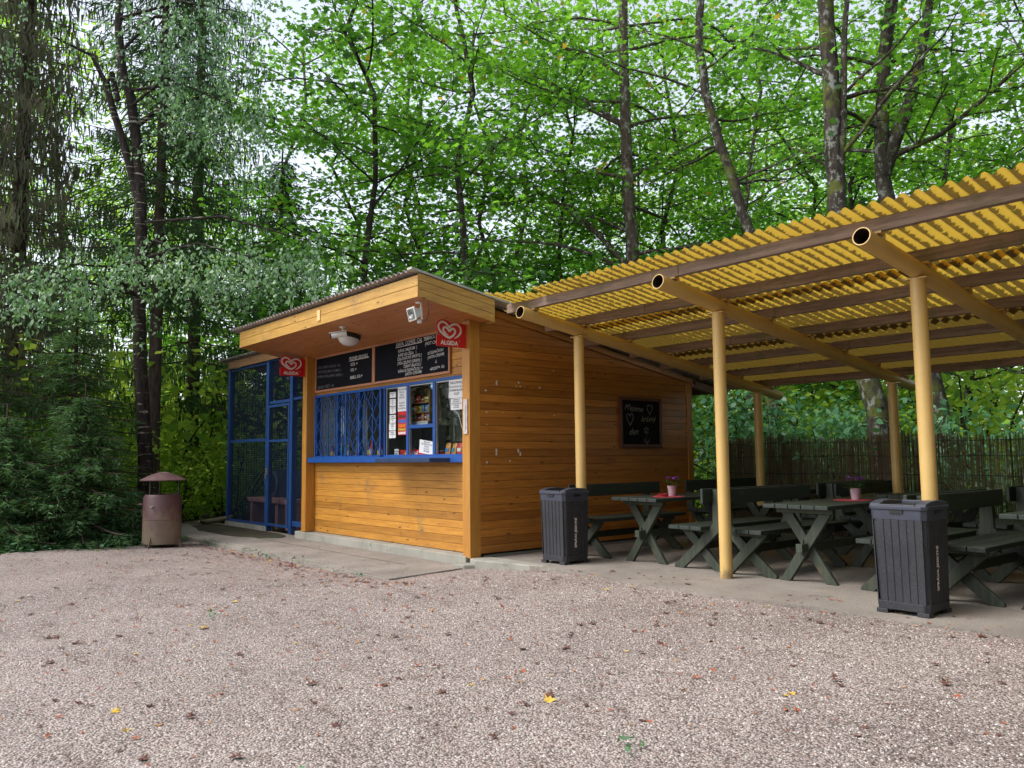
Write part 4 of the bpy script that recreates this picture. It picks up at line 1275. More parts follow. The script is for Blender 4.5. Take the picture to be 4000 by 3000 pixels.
# ------------------------------------------------------------------ benches, tables
def make_bench(label, loc, rot, group):
    t = thing('bench', label, 'bench', loc, rot, group)
    L = 1.55
    for i in range(3):
        x = 0.0 + i * 0.133
        MB().box(x, x + 0.126, 0, L, 0.395, 0.432).build('seat_plank', M_green, t, bevel=0.004)
    MB().box(0.405, 0.435, -0.01, L + 0.01, 0.655, 0.795).build('backrest', M_green, t, bevel=0.005)
    for y in (0.14, L - 0.185):
        mb = MB()
        mb.prism([(-0.05, 0.0), (0.06, 0.0), (0.505, 0.385), (0.53, 0.46), (0.52, 0.785), (0.438, 0.785), (0.428, 0.46), (0.40, 0.42), (-0.05, 0.025)], 'y', y, y + 0.042)
        mb.build('back_leg', M_greenleg, t, bevel=0.004)
        mb = MB()
        mb.prism([(0.40, 0.0), (0.50, 0.0), (0.50, 0.02), (0.16, 0.362), (0.03, 0.362)], 'y', y + 0.044, y + 0.086)
        mb.build('front_leg', M_greenleg, t, bevel=0.004)
        MB().box(0.02, 0.40, y + 0.044, y + 0.086, 0.364, 0.394).build('seat_bearer', M_greenleg, t, bevel=0.003)
    MB().box(0.25, 0.29, 0.183, L - 0.183, 0.20, 0.27).build('stretcher', M_greenleg, t, bevel=0.003)
    return t
def make_table(label, loc, group):
    t = thing('picnic_table', label, 'table', loc, 0, group)
    L = 1.65
    for i in range(5):
        x = -0.31 + i * 0.125
        MB().box(x, x + 0.119, 0, L, 0.645, 0.68).build('top_plank', M_green, t, bevel=0.004)
    for y in (0.15, L - 0.24):
        MB().box(-0.27, 0.27, y + 0.0, y + 0.045, 0.60, 0.643).build('top_bearer', M_greenleg, t, bevel=0.003)
        mb = MB(); mb.prism([(-0.26, 0.0), (-0.16, 0.0), (0.25, 0.598), (0.14, 0.598)], 'y', y, y + 0.043); mb.build('leg', M_greenleg, t, bevel=0.004)
        mb = MB(); mb.prism([(0.26, 0.0), (0.16, 0.0), (-0.25, 0.598), (-0.14, 0.598)], 'y', y + 0.045, y + 0.088); mb.build('leg', M_greenleg, t, bevel=0.004)
    MB().box(-0.03, 0.03, 0.05, L - 0.05, 0.27, 0.34).build('stretcher', M_greenleg, t, bevel=0.003)
    for y in (0.10, L - 0.13):
        MB().box(-0.012, 0.012, y, y + 0.022, 0.235, 0.375).build('wedge', M_greenleg, t, bevel=0.003)
    return t
gb_ = 'dark green wooden benches under the shelter'
gt_ = 'dark green trestle tables under the shelter'
bproto = make_bench('dark green bench facing the kiosk wall side table, just left of the middle cream post', (2.02, 0.80, 0), 0, gb_)
def bench(x, y0, facing, label):
    # facing 'left': seat front at x ; facing 'right': seat front at x, back to the left
    if facing == 'left': return dup(bproto, (x, y0, 0), 0, label)
    return dup(bproto, (x, y0 + 1.55, 0), math.pi, label)
bench(1.02, 0.80, 'right', 'dark green bench along the orange side wall, behind the left black bin')
bench(3.06, 0.82, 'right', 'dark green bench just right of the middle cream post, facing the second table')
bench(3.95, 0.80, 'left', 'dark green bench half hidden by the large black bin, facing the second table')
bench(4.92, 0.80, 'right', 'dark green bench right of the large black bin, facing the rightmost table')
bench(1.02, 2.90, 'right', 'rear dark green bench at the end of the orange side wall by the fence')
bench(2.02, 2.90, 'left', 'rear dark green bench by the reed fence, behind the bench left of the middle post')
bench(3.06, 2.92, 'right', 'rear dark green bench by the reed fence, behind the potted flowers of the second table')
bench(3.95, 2.90, 'left', 'rear dark green bench by the reed fence, right of the second rear post')
bench(4.92, 2.90, 'right', 'rear dark green bench by the reed fence at the far right')
bench(5.85, 2.90, 'left', 'rear dark green bench in the deep shade at the right edge')
tproto = make_table('dark green cross-legged table nearest the kiosk, with an ashtray and potted flowers', (1.56, 0.80, 0), gt_)
dup(tproto, (3.41, 0.80, 0), 0, 'dark green cross-legged table in the middle, with only a flower pot on its red mat')
dup(tproto, (5.33, 0.80, 0), 0, 'dark green cross-legged table cut off by the right edge, nothing on it')
dup(tproto, (1.56, 2.90, 0), 0, 'rear dark green table by the reed fence, behind the table with the ashtray')
dup(tproto, (3.41, 2.90, 0), 0, 'rear dark green table by the reed fence, behind the middle table')
dup(tproto, (5.33, 2.90, 0), 0, 'rear dark green table by the reed fence at the far right')

M_mat = plain('red_mat', (0.50, 0.045, 0.07), 0.6)
def table_mat(cx, cy, lab):
    t = thing('table_mat', lab, 'table mat', (cx, cy, 0.681), group='round red mats on the tables')
    mb = MB(); mb.prism([(0.17 * math.cos(R(a)), 0.17 * math.sin(R(a))) for a in range(0, 360, 12)], 'z', 0, 0.003); mb.build('mat', M_mat, t)
M_petal = leafmat('purple_petal', [(0.22, 0.04, 0.45), (0.45, 0.12, 0.62), (0.13, 0.03, 0.42)], (0.5, 0.1, 0.7), 0.3)
M_potleaf = leafmat('pot_leaf', [(0.02, 0.06, 0.02), (0.05, 0.13, 0.04)], (0.1, 0.3, 0.03), 0.3)
M_pot = plain('pink_grey_pot', (0.42, 0.30, 0.34), 0.5, var=0.15, scale=20)
def flowerpot(cx, cy, lab, seed):
    t = thing('flower_pot', lab, 'flower pot', (cx, cy, 0.6845), group='potted purple flowers on the tables')
    mb = MB(); mb.lathe([(0.001, 0), (0.038, 0), (0.050, 0.10), (0.052, 0.108), (0.046, 0.108), (0.040, 0.09), (0.001, 0.09)], 20); mb.build('pot', M_pot, t, smooth=True)
    rng = random.Random(seed)
    mb = MB(); mf = MB()
    for k in range(34):
        a = rng.uniform(0, 6.28); r_ = rng.uniform(0.02, 0.085); z = rng.uniform(0.10, 0.165)
        Mx = Matrix.Translation((r_ * math.cos(a), r_ * math.sin(a), z)) @ Matrix.Rotation(a, 4, 'Z') @ Matrix.Rotation(rng.uniform(-0.6, 0.5), 4, 'Y')
        mb.add([(0, 0, 0), (0.02, 0.014, 0.004), (0.05, 0, 0), (0.02, -0.014, 0.004)], [(0, 1, 2, 3)], Mx)
        if k % 4 == 0: mb.tube([(0, 0, 0.09), (r_ * math.cos(a), r_ * math.sin(a), z)], 0.002, 4)
    mb.build('leaves', M_potleaf, t)
    for k in range(5):
        a = rng.uniform(0, 6.28); r_ = rng.uniform(0.03, 0.075); z = rng.uniform(0.17, 0.20)
        for q in range(6):
            Mx = Matrix.Translation((r_ * math.cos(a), r_ * math.sin(a), z)) @ Matrix.Rotation(a + q * 1.047, 4, 'Z') @ Matrix.Rotation(rng.uniform(-0.9, 0.1), 4, 'Y')
            mf.add([(0, 0, 0), (0.018, 0.013, 0.003), (0.034, 0, 0), (0.018, -0.013, 0.003)], [(0, 1, 2, 3)], Mx)
    mf.build('blossoms', M_petal, t)
table_mat(1.66, 1.25, 'round red mat under the ashtray and flowers on the table nearest the kiosk')
table_mat(3.42, 1.80, 'round red mat under the flower pot on the middle table')
flowerpot(1.64, 1.34, 'pot of purple flowers beside the ashtray on the table nearest the kiosk', 1)
flowerpot(3.44, 1.82, 'pot of purple flowers standing alone on the middle table mat', 2)
t = thing('ashtray', 'round red glass ashtray beside the flower pot', 'ashtray', (1.66, 1.165, 0.6845))
m, nt, b, out = nmat('red_glass'); b.inputs['Base Color'].default_value = (0.35, 0.03, 0.04, 1); b.inputs['Roughness'].default_value = 0.15; b.inputs['Transmission Weight'].default_value = 0.3
mb = MB(); mb.lathe([(0.001, 0), (0.052, 0), (0.06, 0.03), (0.05, 0.03), (0.045, 0.008), (0.001, 0.008)], 24); mb.build('dish', m, t, smooth=True)

# ------------------------------------------------------------------ black recycled plastic bins
m, nt, b, out = nmat('dark_bin_plastic')
v = coords(nt)
c = ramp(nt, noise(nt, v, 3, 5), [(0.3, (0.016, 0.017, 0.022)), (0.7, (0.030, 0.031, 0.038))])
spk = ramp(nt, noise(nt, v, 130, 2, 0.8), [(0.60, (0, 0, 0)), (0.68, (0.55, 0.55, 0.55))])
c = mix(nt, c, (0.16, 0.16, 0.17), spk)
drip = ramp(nt, noise(nt, coords(nt, (18, 18, 1.1)), 1.5, 4, 0.7), [(0.60, (0, 0, 0)), (0.66, (0.8, 0.8, 0.8))])
c = mix(nt, c, (0.008, 0.008, 0.010), drip)
nt.links.new(c, b.inputs['Base Color']); b.inputs['Roughness'].default_value = 0.6
bump(nt, b, noise(nt, v, 90, 3), 0.4, 0.003)
M_bin = m
M_binlid = plain('bin_lid_plastic', (0.045, 0.052, 0.075), 0.42, var=0.12, scale=12, bmp=0.1)
def make_bin(label, loc, rot):
    t = thing('waste_bin', label, 'waste bin', loc, rot, 'black ribbed waste bins by the shelter')
    def ring(h, z, ch=0.03):
        return [(-h + ch, -h, z), (h - ch, -h, z), (h, -h + ch, z), (h, h - ch, z), (h - ch, h, z), (-h + ch, h, z), (-h, h - ch, z), (-h, -h + ch, z)]
    def loft(mb, secs, capt=True, capb=True):
        vs = []; fs = []
        for h, z in secs: vs += ring(h, z)
        for i in range(len(secs) - 1):
            for k in range(8):
                k2 = (k + 1) % 8; fs.append((i * 8 + k, i * 8 + k2, (i + 1) * 8 + k2, (i + 1) * 8 + k))
        if capb: fs.append(tuple(range(8))[::-1])
        if capt: fs.append(tuple(range((len(secs) - 1) * 8, len(secs) * 8)))
        mb.add(vs, fs)
    H = 0.775
    mb = MB(); loft(mb, [(0.172, 0.075), (0.186, 0.655)]); 
    # vertical ribs
    for s in range(4):
        Mr = Matrix.Rotation(s * math.pi / 2, 4, 'Z')
        for k in range(6):
            u = -0.145 + k * 0.0535
            hb, ht = 0.1725, 0.187
            mb.add([(u * 0.97, -hb - 0.004, 0.08), ((u + 0.046) * 0.97, -hb - 0.004, 0.08), ((u + 0.046), -ht - 0.004, 0.652), (u, -ht - 0.004, 0.652),
                    (u * 0.97, -hb + 0.004, 0.08), ((u + 0.046) * 0.97, -hb + 0.004, 0.08), ((u + 0.046), -ht + 0.004, 0.652), (u, -ht + 0.004, 0.652)],
                   [(0, 1, 2, 3), (0, 4, 5, 1), (1, 5, 6, 2), (2, 6, 7, 3), (3, 7, 4, 0)], Mr)
    mb.build('body', M_bin, t, bevel=0.002)
    mb = MB(); loft(mb, [(0.180, 0.03), (0.183, 0.085), (0.176, 0.0853)])
    for sx in (-1, 1):
        for sy in (-1, 1):
            mb.prism([(sx * 0.10, sy * 0.181), (sx * 0.181, sy * 0.181), (sx * 0.181, sy * 0.10), (sx * 0.12, sy * 0.12)], 'z', 0.0, 0.031)
    mb.build('base', M_bin, t, bevel=0.004)
    mb = MB(); loft(mb, [(0.192, 0.652), (0.196, 0.722), (0.203, 0.724), (0.204, 0.748), (0.196, 0.752)], capt=False, capb=True)
    # rounded side ridges and rim around an open top
    for s in (-1, 1):
        mb.prism([(-0.19, 0.745), (-0.17, 0.765), (-0.10, 0.782), (0.0, 0.788), (0.10, 0.782), (0.17, 0.765), (0.19, 0.745)], 'x', s * 0.196 if s > 0 else -0.196, s * 0.125)
    mb.box(-0.125, 0.125, -0.193, -0.165, 0.745, 0.760); mb.box(-0.125, 0.125, 0.165, 0.193, 0.745, 0.775)
    rim = mb.build('rim', M_binlid, t, bevel=0.004)
    mb = MB(); mb.box(-0.124, 0.124, -0.164, 0.164, 0.7525, 0.7545); mb.build('opening', M_black, t)
    mb = MB(); 
    for s in range(4):
        Mr = Matrix.Rotation(s * math.pi / 2, 4, 'Z')
        mb.box(-0.045, 0.045, -0.2045, -0.1975, 0.700, 0.720, Mr)
    mb.build('grip', M_black, t)
    mb = MB()
    vs, fs = text_geo("SPRÁVA JESKYNÍ", 0.042, bold=0.0015)
    mb.add(vs, fs, frameM((0.1825, -0.004, 0.17), (0.024, 0, 1), (0, -1, 0)))
    mb.build('lettering', M_signwhite, t)
    return t
b1 = make_bin('smaller-looking black ribbed bin at the left cream post, beside the kiosk side wall', (0.945, 0.40, 0.0), 0)
dup(b1, (4.605, 0.325, 0.0), R(0), 'large-looking black ribbed bin in the foreground at the right cream post')

# ------------------------------------------------------------------ old round litter bin with a cone hat
t = thing('litter_drum', 'rusty maroon drum bin with a conical hood at the edge of the trees', 'litter bin', (-5.12, -1.92, -0.14), R(20))
m, nt, b, out = nmat('rusty_maroon')
tcn = nt.nodes.new('ShaderNodeTexCoord'); spn = nt.nodes.new('ShaderNodeSeparateXYZ'); nt.links.new(tcn.outputs['Object'], spn.inputs[0])
nn = noise(nt, coords(nt, (1, 1, 0.6)), 5, 6, 0.7)
hh = math_n(nt, 'ADD', spn.outputs['Z'], math_n(nt, 'MULTIPLY', math_n(nt, 'SUBTRACT', nn, 0.5), 0.9))
c = ramp(nt, hh, [(0.12, (0.21, 0.17, 0.115)), (0.34, (0.165, 0.115, 0.085)), (0.52, (0.105, 0.052, 0.050)), (0.8, (0.085, 0.036, 0.038))])
nt.links.new(c, b.inputs['Base Color']); b.inputs['Roughness'].default_value = 0.5
M_rust = m
mb = MB(); mb.lathe([(0.001, 0.075), (0.25, 0.06), (0.262, 0.10), (0.262, 0.40), (0.256, 0.40), (0.262, 0.405), (0.260, 0.72), (0.235, 0.765), (0.225, 0.765), (0.225, 0.74), (0.001, 0.70)], 40); mb.build('drum', M_rust, t, smooth=True)
mb = MB(); mb.lathe([(0.315, 0.965), (0.318, 0.975), (0.20, 1.035), (0.06, 1.085), (0.001, 1.09)], 36); mb.lathe([(0.315, 0.964), (0.001, 1.04)], 36); mb.build('hood', plain('hood_rust', (0.12, 0.06, 0.06), 0.6, var=0.3, scale=9, dirt=((0.2, 0.16, 0.13), 8, 0.56)), t, smooth=True)
for a in (35, 155, 275):
    ca, sa = math.cos(R(a)), math.sin(R(a))
    mb = MB(); mb.tube([(0.225 * ca, 0.225 * sa, 0.70), (0.225 * ca, 0.225 * sa, 0.98)], 0.012, 8); mb.build('support', M_black, t)
for a in (20, 110, 200, 290):
    ca, sa = math.cos(R(a)), math.sin(R(a))
    mb = MB(); mb.bar((0.255 * ca, 0.255 * sa, 0.16), (0.31 * ca, 0.31 * sa, -0.01), 0.03, 0.006, up=(-sa, ca, 0)); mb.build('leg', plain('leg_rust', (0.16, 0.09, 0.07), 0.7) if a == 20 else bpy.data.materials['leg_rust'], t)
mb = MB(); mb.box(-0.02, 0.03, -0.004, 0, 0, 0.03, frameM((0.10, -0.243, 0.60), (1, 0.4, 0.3), (0, 0, 1))); mb.build('paper_scrap', M_paper, t)
mb = MB(); mb.bar((-0.20, -0.17, 0.62), (-0.26, -0.20, 0.63), 0.04, 0.02); mb.build('hinge', M_rust, t)

# ------------------------------------------------------------------ reed fence
F = thing('reed_fence', 'tall reed screen fence closing the back of the shelter', 'fence', (3.0, 4.85, -0.02))
random.seed(5)
vs, fs = [], []
mbf = MB((3.0, 4.85, -0.02))
x = -0.15
nx = 0
for layer in (0, 1):
  x = -0.15
  while x < 11.0:
    w = random.uniform(0.005, 0.009)
    sparse = vnoise(np.array([x * 2.1]), np.array([0.3]), 7)[0]
    top = 1.33 + random.uniform(-0.05, 0.05) + 0.03 * math.sin(x * 3)
    lean = random.uniform(-0.02, 0.02)
    y = 4.85 + 0.022 * layer + random.uniform(-0.008, 0.008)
    z0 = -0.05
    mbf.add([(x, y, z0), (x + w, y - w * 0.4, z0), (x + w * 0.5, y + w * 0.8, z0), (x + lean, y, top), (x + w + lean, y - w * 0.4, top), (x + w * 0.5 + lean, y + w * 0.8, top)],
            [(0, 1, 4, 3), (1, 2, 5, 4), (2, 0, 3, 5), (3, 4, 5)])
    x += w + (random.uniform(0.0, 0.0015) if sparse < 0.60 else random.uniform(0.0, 0.008))
m, nt, b, out = nmat('reed')
geo = nt.nodes.new('ShaderNodeNewGeometry')
c = ramp(nt, geo.outputs['Random Per Island'], [(0, (0.085, 0.055, 0.032)), (0.5, (0.16, 0.11, 0.065)), (1, (0.25, 0.18, 0.11))])
nt.links.new(c, b.inputs['Base Color']); b.inputs['Roughness'].default_value = 0.8
mbf.build('reed_screen', m, F)
for z in (0.15, 0.38, 0.62, 0.85, 1.08, 1.27):
    mb = MB((3.0, 4.85, -0.02)); mb.tube([(-0.2 + i * 0.4, 4.832, z + random.uniform(-0.012, 0.012)) for i in range(23)], 0.004, 4); mb.build('wire', M_ink, F)
for x in (0.05, 2.2, 4.4, 6.6, 8.5):
    mb = MB((3.0, 4.85, -0.02)); mb.tube([(x, 4.90, -0.05), (x, 4.90, 1.36)], 0.03, 8); mb.build('post', M_beam, F)

# ------------------------------------------------------------------ vegetation
def leaf_shape(kind):
    if kind == 'maple':
        p = [(0, 0), (0.05, 0.16), (-0.12, 0.42), (0.22, 0.26), (0.38, 0.56), (0.58, 0.24), (1.0, 0.0), (0.58, -0.24), (0.38, -0.56), (0.22, -0.26), (-0.12, -0.42), (0.05, -0.16)]
        z = [0, 0, -0.06, 0, -0.10, 0.02, -0.10, 0.02, -0.10, 0, -0.06, 0]
        return np.array([(a, b_, c_) for (a, b_), c_ in zip(p, z)])
    if kind == 'oval':
        return np.array([(0, 0, 0), (0.25, 0.30, 0.02), (0.62, 0.28, 0.0), (1.0, 0, -0.10), (0.62, -0.28, 0.0), (0.25, -0.30, 0.02)])
    if kind == 'birch':
        return np.array([(0, 0, 0), (0.30, 0.34, 0.02), (1.0, 0, -0.08), (0.30, -0.34, 0.02)])
    if kind == 'needle':
        return np.array([(0, 0.09, 0), (1.0, 0.03, 0), (1.0, -0.03, 0), (0, -0.09, 0)])
    if kind == 'far':
        return np.array([(0, 0, 0), (0.3, 0.42, 0.03), (1.0, 0.0, -0.08), (0.3, -0.42, 0.03)])

def leaves_mesh(name, mat, P, fwd, up, size, kind):
    """P (n,3) positions, fwd (n,3), up (n,3) normals, size (n,)"""
    S_ = leaf_shape(kind)
    n, k = len(P), len(S_)
    fwd = fwd / (np.linalg.norm(fwd, axis=1, keepdims=True) + 1e-9)
    side = np.cross(up, fwd); side /= (np.linalg.norm(side, axis=1, keepdims=True) + 1e-9)
    nu = np.cross(fwd, side)
    V = P[:, None, :] + size[:, None, None] * (S_[None, :, 0, None] * fwd[:, None] + S_[None, :, 1, None] * side[:, None] + S_[None, :, 2, None] * nu[:, None])
    V = V.reshape(-1, 3).astype(np.float32)
    me = bpy.data.meshes.new(name)
    me.vertices.add(n * k); me.vertices.foreach_set('co', V.ravel())
    me.loops.add(n * k); me.loops.foreach_set('vertex_index', np.arange(n * k, dtype=np.int32))
    me.polygons.add(n); me.polygons.foreach_set('loop_start', np.arange(0, n * k, k, dtype=np.int32))
    me.materials.append(mat)
    me.update(calc_edges=True)
    return me

def link_mesh(name, me, parent):
    o = bpy.data.objects.new(name, me); COL.objects.link(o); o.parent = parent
    return o

GREENS = [(0.028, 0.090, 0.014), (0.050, 0.140, 0.020), (0.040, 0.120, 0.022), (0.075, 0.180, 0.028)]
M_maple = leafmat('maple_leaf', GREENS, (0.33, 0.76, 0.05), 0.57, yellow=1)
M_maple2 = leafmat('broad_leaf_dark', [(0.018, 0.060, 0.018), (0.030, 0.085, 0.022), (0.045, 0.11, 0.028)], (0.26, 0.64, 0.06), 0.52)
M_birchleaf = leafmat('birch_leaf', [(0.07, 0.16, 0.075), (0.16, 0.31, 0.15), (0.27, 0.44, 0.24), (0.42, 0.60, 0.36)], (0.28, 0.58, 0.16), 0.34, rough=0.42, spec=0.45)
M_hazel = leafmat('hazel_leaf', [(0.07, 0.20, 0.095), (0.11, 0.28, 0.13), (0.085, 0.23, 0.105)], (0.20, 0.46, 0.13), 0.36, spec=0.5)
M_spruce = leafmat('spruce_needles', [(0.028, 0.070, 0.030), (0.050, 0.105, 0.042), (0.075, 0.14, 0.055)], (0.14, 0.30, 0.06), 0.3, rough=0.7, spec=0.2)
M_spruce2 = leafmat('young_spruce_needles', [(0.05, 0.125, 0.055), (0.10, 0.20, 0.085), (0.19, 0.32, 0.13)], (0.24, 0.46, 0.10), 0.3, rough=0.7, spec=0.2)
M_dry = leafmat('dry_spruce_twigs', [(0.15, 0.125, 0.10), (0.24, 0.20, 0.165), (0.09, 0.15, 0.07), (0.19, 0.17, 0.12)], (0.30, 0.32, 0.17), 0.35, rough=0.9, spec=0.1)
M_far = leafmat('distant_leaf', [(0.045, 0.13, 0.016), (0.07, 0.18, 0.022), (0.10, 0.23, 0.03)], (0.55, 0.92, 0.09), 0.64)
M_under = leafmat('undergrowth_leaf', [(0.16, 0.38, 0.03), (0.24, 0.50, 0.05), (0.32, 0.56, 0.06)], (0.80, 1.0, 0.14), 0.62)
B_maple = barkmat('maple_bark', (0.045, 0.035, 0.028), (0.14, 0.105, 0.08), lichen=(0.30, 0.32, 0.28))
B_mossy = barkmat('mossy_bark', (0.022, 0.019, 0.016), (0.085, 0.07, 0.055), lichen=(0.27, 0.29, 0.25), moss=(0.10, 0.12, 0.02))
B_birch = barkmat('birch_bark', (0.012, 0.010, 0.009), (0.055, 0.044, 0.036), bands=(0.36, 0.31, 0.26), bthr=0.60)
B_spruce = barkmat('spruce_bark', (0.045, 0.032, 0.026), (0.12, 0.085, 0.068))
B_dark = barkmat('dark_bark', (0.020, 0.017, 0.014), (0.06, 0.048, 0.038))

def unit(v): return v / (np.linalg.norm(v) + 1e-9)

def curve_pts(p0, d0, L, n, rng, grav=0.0, wob=0.12):
    pts = [np.array(p0, float)]
    d = unit(np.array(d0, float))
    for i in range(n):
        d = unit(d + rng.normal(0, wob, 3) + np.array([0, 0, grav]))
        pts.append(pts[-1] + d * L / n)
    return pts

def broad_tree(name, label, trunk, r0, r1, mats, leafm, seed, zr=(2.5, 11), nl=16, ll=(1.8, 3.4), leafsize=0.112, per_pad=26, pads=6, kind='maple', cat='tree', group=None,
               azr=None, extra_limbs=(), up0=(0.1, 0.7), org=None, padr=0.42, droop=0.03, bare=0, seg=9, flat=0.35, clear=False):
    ca_ = math.atan2(-5.58 - trunk[0][1], 7.28 - trunk[0][0])
    rng = np.random.default_rng(seed)
    trunk = [np.array(p, float) for p in trunk]
    org = np.array(trunk[0] if org is None else org, float)
    t = thing(name, label, cat, tuple(float(q) for q in org), group=group)
    # finer trunk
    fine = []
    for a, b_ in zip(trunk[:-1], trunk[1:]):
        k = max(2, int(np.linalg.norm(b_ - a) / 0.5))
        for i in range(k): fine.append(a + (b_ - a) * i / k)
    fine.append(trunk[-1])
    fine = [f + (rng.normal(0, 0.012, 3) if 0 < i < len(fine) - 1 else 0) for i, f in enumerate(fine)]
    H = len(fine) - 1
    rads = [r0 + (r1 - r0) * i / H for i in range(H + 1)]
    rads[0] *= 1.35
    if H > 3: rads[1] *= 1.1
    mb = MB(tuple(org)); mb.tube(fine, rads, 14)
    zz = np.array([f[2] for f in fine])
    P, Fd, U = [], [], []
    def limb(p0, d0, L, r, npads, leafy=True):
        pts = curve_pts(p0, d0, L, 7, rng, grav=-droop, wob=0.10)
        mb.tube(pts, [r * (1 - 0.8 * i / 7) + 0.004 for i in range(8)], 7)
        for k in range(npads):
            u = 0.30 + 0.70 * (k + rng.uniform(0, 0.7)) / npads
            i = min(6, int(u * 7)); base = pts[i] + (pts[i + 1] - pts[i]) * (u * 7 - i if i < 6 else 0.9)
            dmain = unit(pts[min(i + 1, 7)] - pts[i])
            sd = unit(np.cross(dmain, [0, 0, 1])) * (1 if k % 2 else -1)
            sub_d = unit(dmain * 0.7 + sd * rng.uniform(0.3, 1.1) + np.array([0, 0, rng.uniform(-0.15, 0.25)]))
            sl = rng.uniform(0.3, 1.0) * L * 0.36
            sp = curve_pts(base, sub_d, sl, 4, rng, grav=-0.05, wob=0.12)
            mb.tube(sp, [r * 0.28 * (1 - 0.8 * j / 4) + 0.003 for j in range(5)], 4, cap=False)
            if not leafy: continue
            for j in (2, 4):
                m_ = per_pad // 2
                c = sp[j]
                off = np.stack([rng.normal(0, padr, m_), rng.normal(0, padr, m_), rng.normal(0, padr * flat * 0.6, m_)], 1)
                off[:, 2] -= 0.06 * (off[:, 0] ** 2 + off[:, 1] ** 2)
                pp = c + off
                fw = off * [1, 1, 0.3] + unit(sub_d) * 0.3 + rng.normal(0, 0.25, (m_, 3)) + [0, 0, -0.12]
                up_ = np.tile([0, 0, 1.0], (m_, 1)) + rng.normal(0, 0.42, (m_, 3))
                P.append(pp); Fd.append(fw); U.append(up_)
    for i in range(nl):
        z = zr[0] + (zr[1] - zr[0]) * (i + rng.uniform(0, 0.9)) / nl
        j = int(np.clip(np.searchsorted(zz, z), 1, H))
        p0 = fine[j]
        a = rng.uniform(*azr) if azr else i * 2.4 + rng.uniform(-0.5, 0.5)
        if clear and math.cos(a - ca_) > 0.5: a += math.pi
        L = rng.uniform(*ll) * (1 - 0.35 * max(0, (z - zr[0]) / (zr[1] - zr[0] + 1e-6) - 0.5))
        limb(p0, [math.cos(a), math.sin(a), rng.uniform(*up0)], L, max(0.018, rads[j] * 0.30), pads, leafy=i >= bare)
    for (pl, r_, npd, leafy) in extra_limbs:
        pl = [np.array(q, float) for q in pl]
        mb.tube(pl, [r_ * (1 - 0.65 * i / (len(pl) - 1)) for i in range(len(pl))], 10)
        for q in range(1, len(pl)):
            d = unit(pl[q] - pl[q - 1])
            for w in range(npd):
                a = rng.uniform(0, 6.28)
                limb(pl[q - 1] + (pl[q] - pl[q - 1]) * rng.uniform(0, 1), d * 0.6 + [math.cos(a) * 0.8, math.sin(a) * 0.8, rng.uniform(-0.2, 0.5)], rng.uniform(0.9, 1.9), r_ * 0.30, 4, leafy)
    tr = mb.build('trunk', mats, t, smooth=True)
    if P:
        P = np.concatenate(P) - org; Fd = np.concatenate(Fd); U = np.concatenate(U)
        sz = leafsize * rng.uniform(0.65, 1.25, len(P))
        link_mesh('crown', leaves_mesh('crown', leafm, P, Fd, U, sz, kind), t)
    return t

def spruce(name, label, base, H, r0, seed, zlow, br, mat, group=None, n_wh=26, dens=90, nl_=0.17, lean=(0, 0), curtain=False, azr=None):
    rng = np.random.default_rng(seed)
    org = np.array(base, float)
    t = thing(name, label, 'tree', tuple(base), group=group)
    mb = MB()
    tp = [np.array([lean[0] * i / 10, lean[1] * i / 10, H * i / 10]) for i in range(11)]
    mb.tube(tp, [r0 * (1 - 0.9 * i / 10) * (1.25 if i == 0 else 1) + 0.006 for i in range(11)], 12)
    P, Fd, U = [], [], []
    for w in range(n_wh):
        u = (w + rng.uniform(0, 0.6)) / n_wh
        z = zlow + (H - 0.15 - zlow) * u
        L0 = br * (1 - u) ** 0.8 + 0.10
        for k in range(6 if H > 6 else 7):
            a = rng.uniform(*azr) if azr else k * 1.05 + w * 0.7 + rng.uniform(-0.3, 0.3)
            L = L0 * rng.uniform(0.7, 1.15)
            c0 = tp[0] + (tp[10] - tp[0]) * (z / H)
            n = 8
            pts = []
            for i in range(n + 1):
                s = i / n
                drop = -0.10 * L * s - 0.25 * L * s * s + 0.22 * L * s ** 3
                pts.append(c0 + np.array([math.cos(a) * L * s, math.sin(a) * L * s, drop + 0.02]))
            mb.tube(pts, [0.014 * (L / br + 0.3) * (1 - 0.8 * i / n) + 0.003 for i in range(n + 1)], 5, cap=False)
            m_ = int(dens * L / br) + 6
            s = rng.uniform(0.12, 1.0, m_)
            sd = np.array([-math.sin(a), math.cos(a), 0])
            spread = rng.uniform(-1, 1, m_) * (0.30 * L * (1.05 - s) + 0.05)
            idx = np.clip((s * n).astype(int), 0, n - 1)
            PA = np.array(pts)
            fr_ = s * n - idx
            base_ = PA[idx] * (1 - fr_)[:, None] + PA[idx + 1] * fr_[:, None]
            hang = rng.uniform(0, 1, m_) ** 1.5 * (0.10 + 0.10 * L)
            pp = base_ + sd * spread[:, None] - np.array([0, 0, 1]) * hang[:, None] - np.array([0, 0, 0.12]) * np.abs(spread)[:, None]
            out_ = np.array([math.cos(a), math.sin(a), 0])
            fw = out_ * 0.55 + sd * np.sign(spread)[:, None] * 0.6 + rng.normal(0, 0.25, (m_, 3)) + np.array([0, 0, -0.55 if H > 6 else -0.15])
            if curtain:
                fw = rng.normal(0, 0.16, (m_, 3)) + np.array([0, 0, -1.0])
            P.append(pp); Fd.append(fw); U.append(np.tile([0, 0, 0.0 if curtain else 1.0], (m_, 1)) + rng.normal(0, 0.5, (m_, 3)))
    mb.build('trunk', B_spruce, t, smooth=True)
    P = np.concatenate(P); Fd = np.concatenate(Fd); U = np.concatenate(U)
    link_mesh('crown', leaves_mesh('crown', mat, P, Fd, U, nl_ * rng.uniform(0.6, 1.3, len(P)), 'needle'), t)
    return t

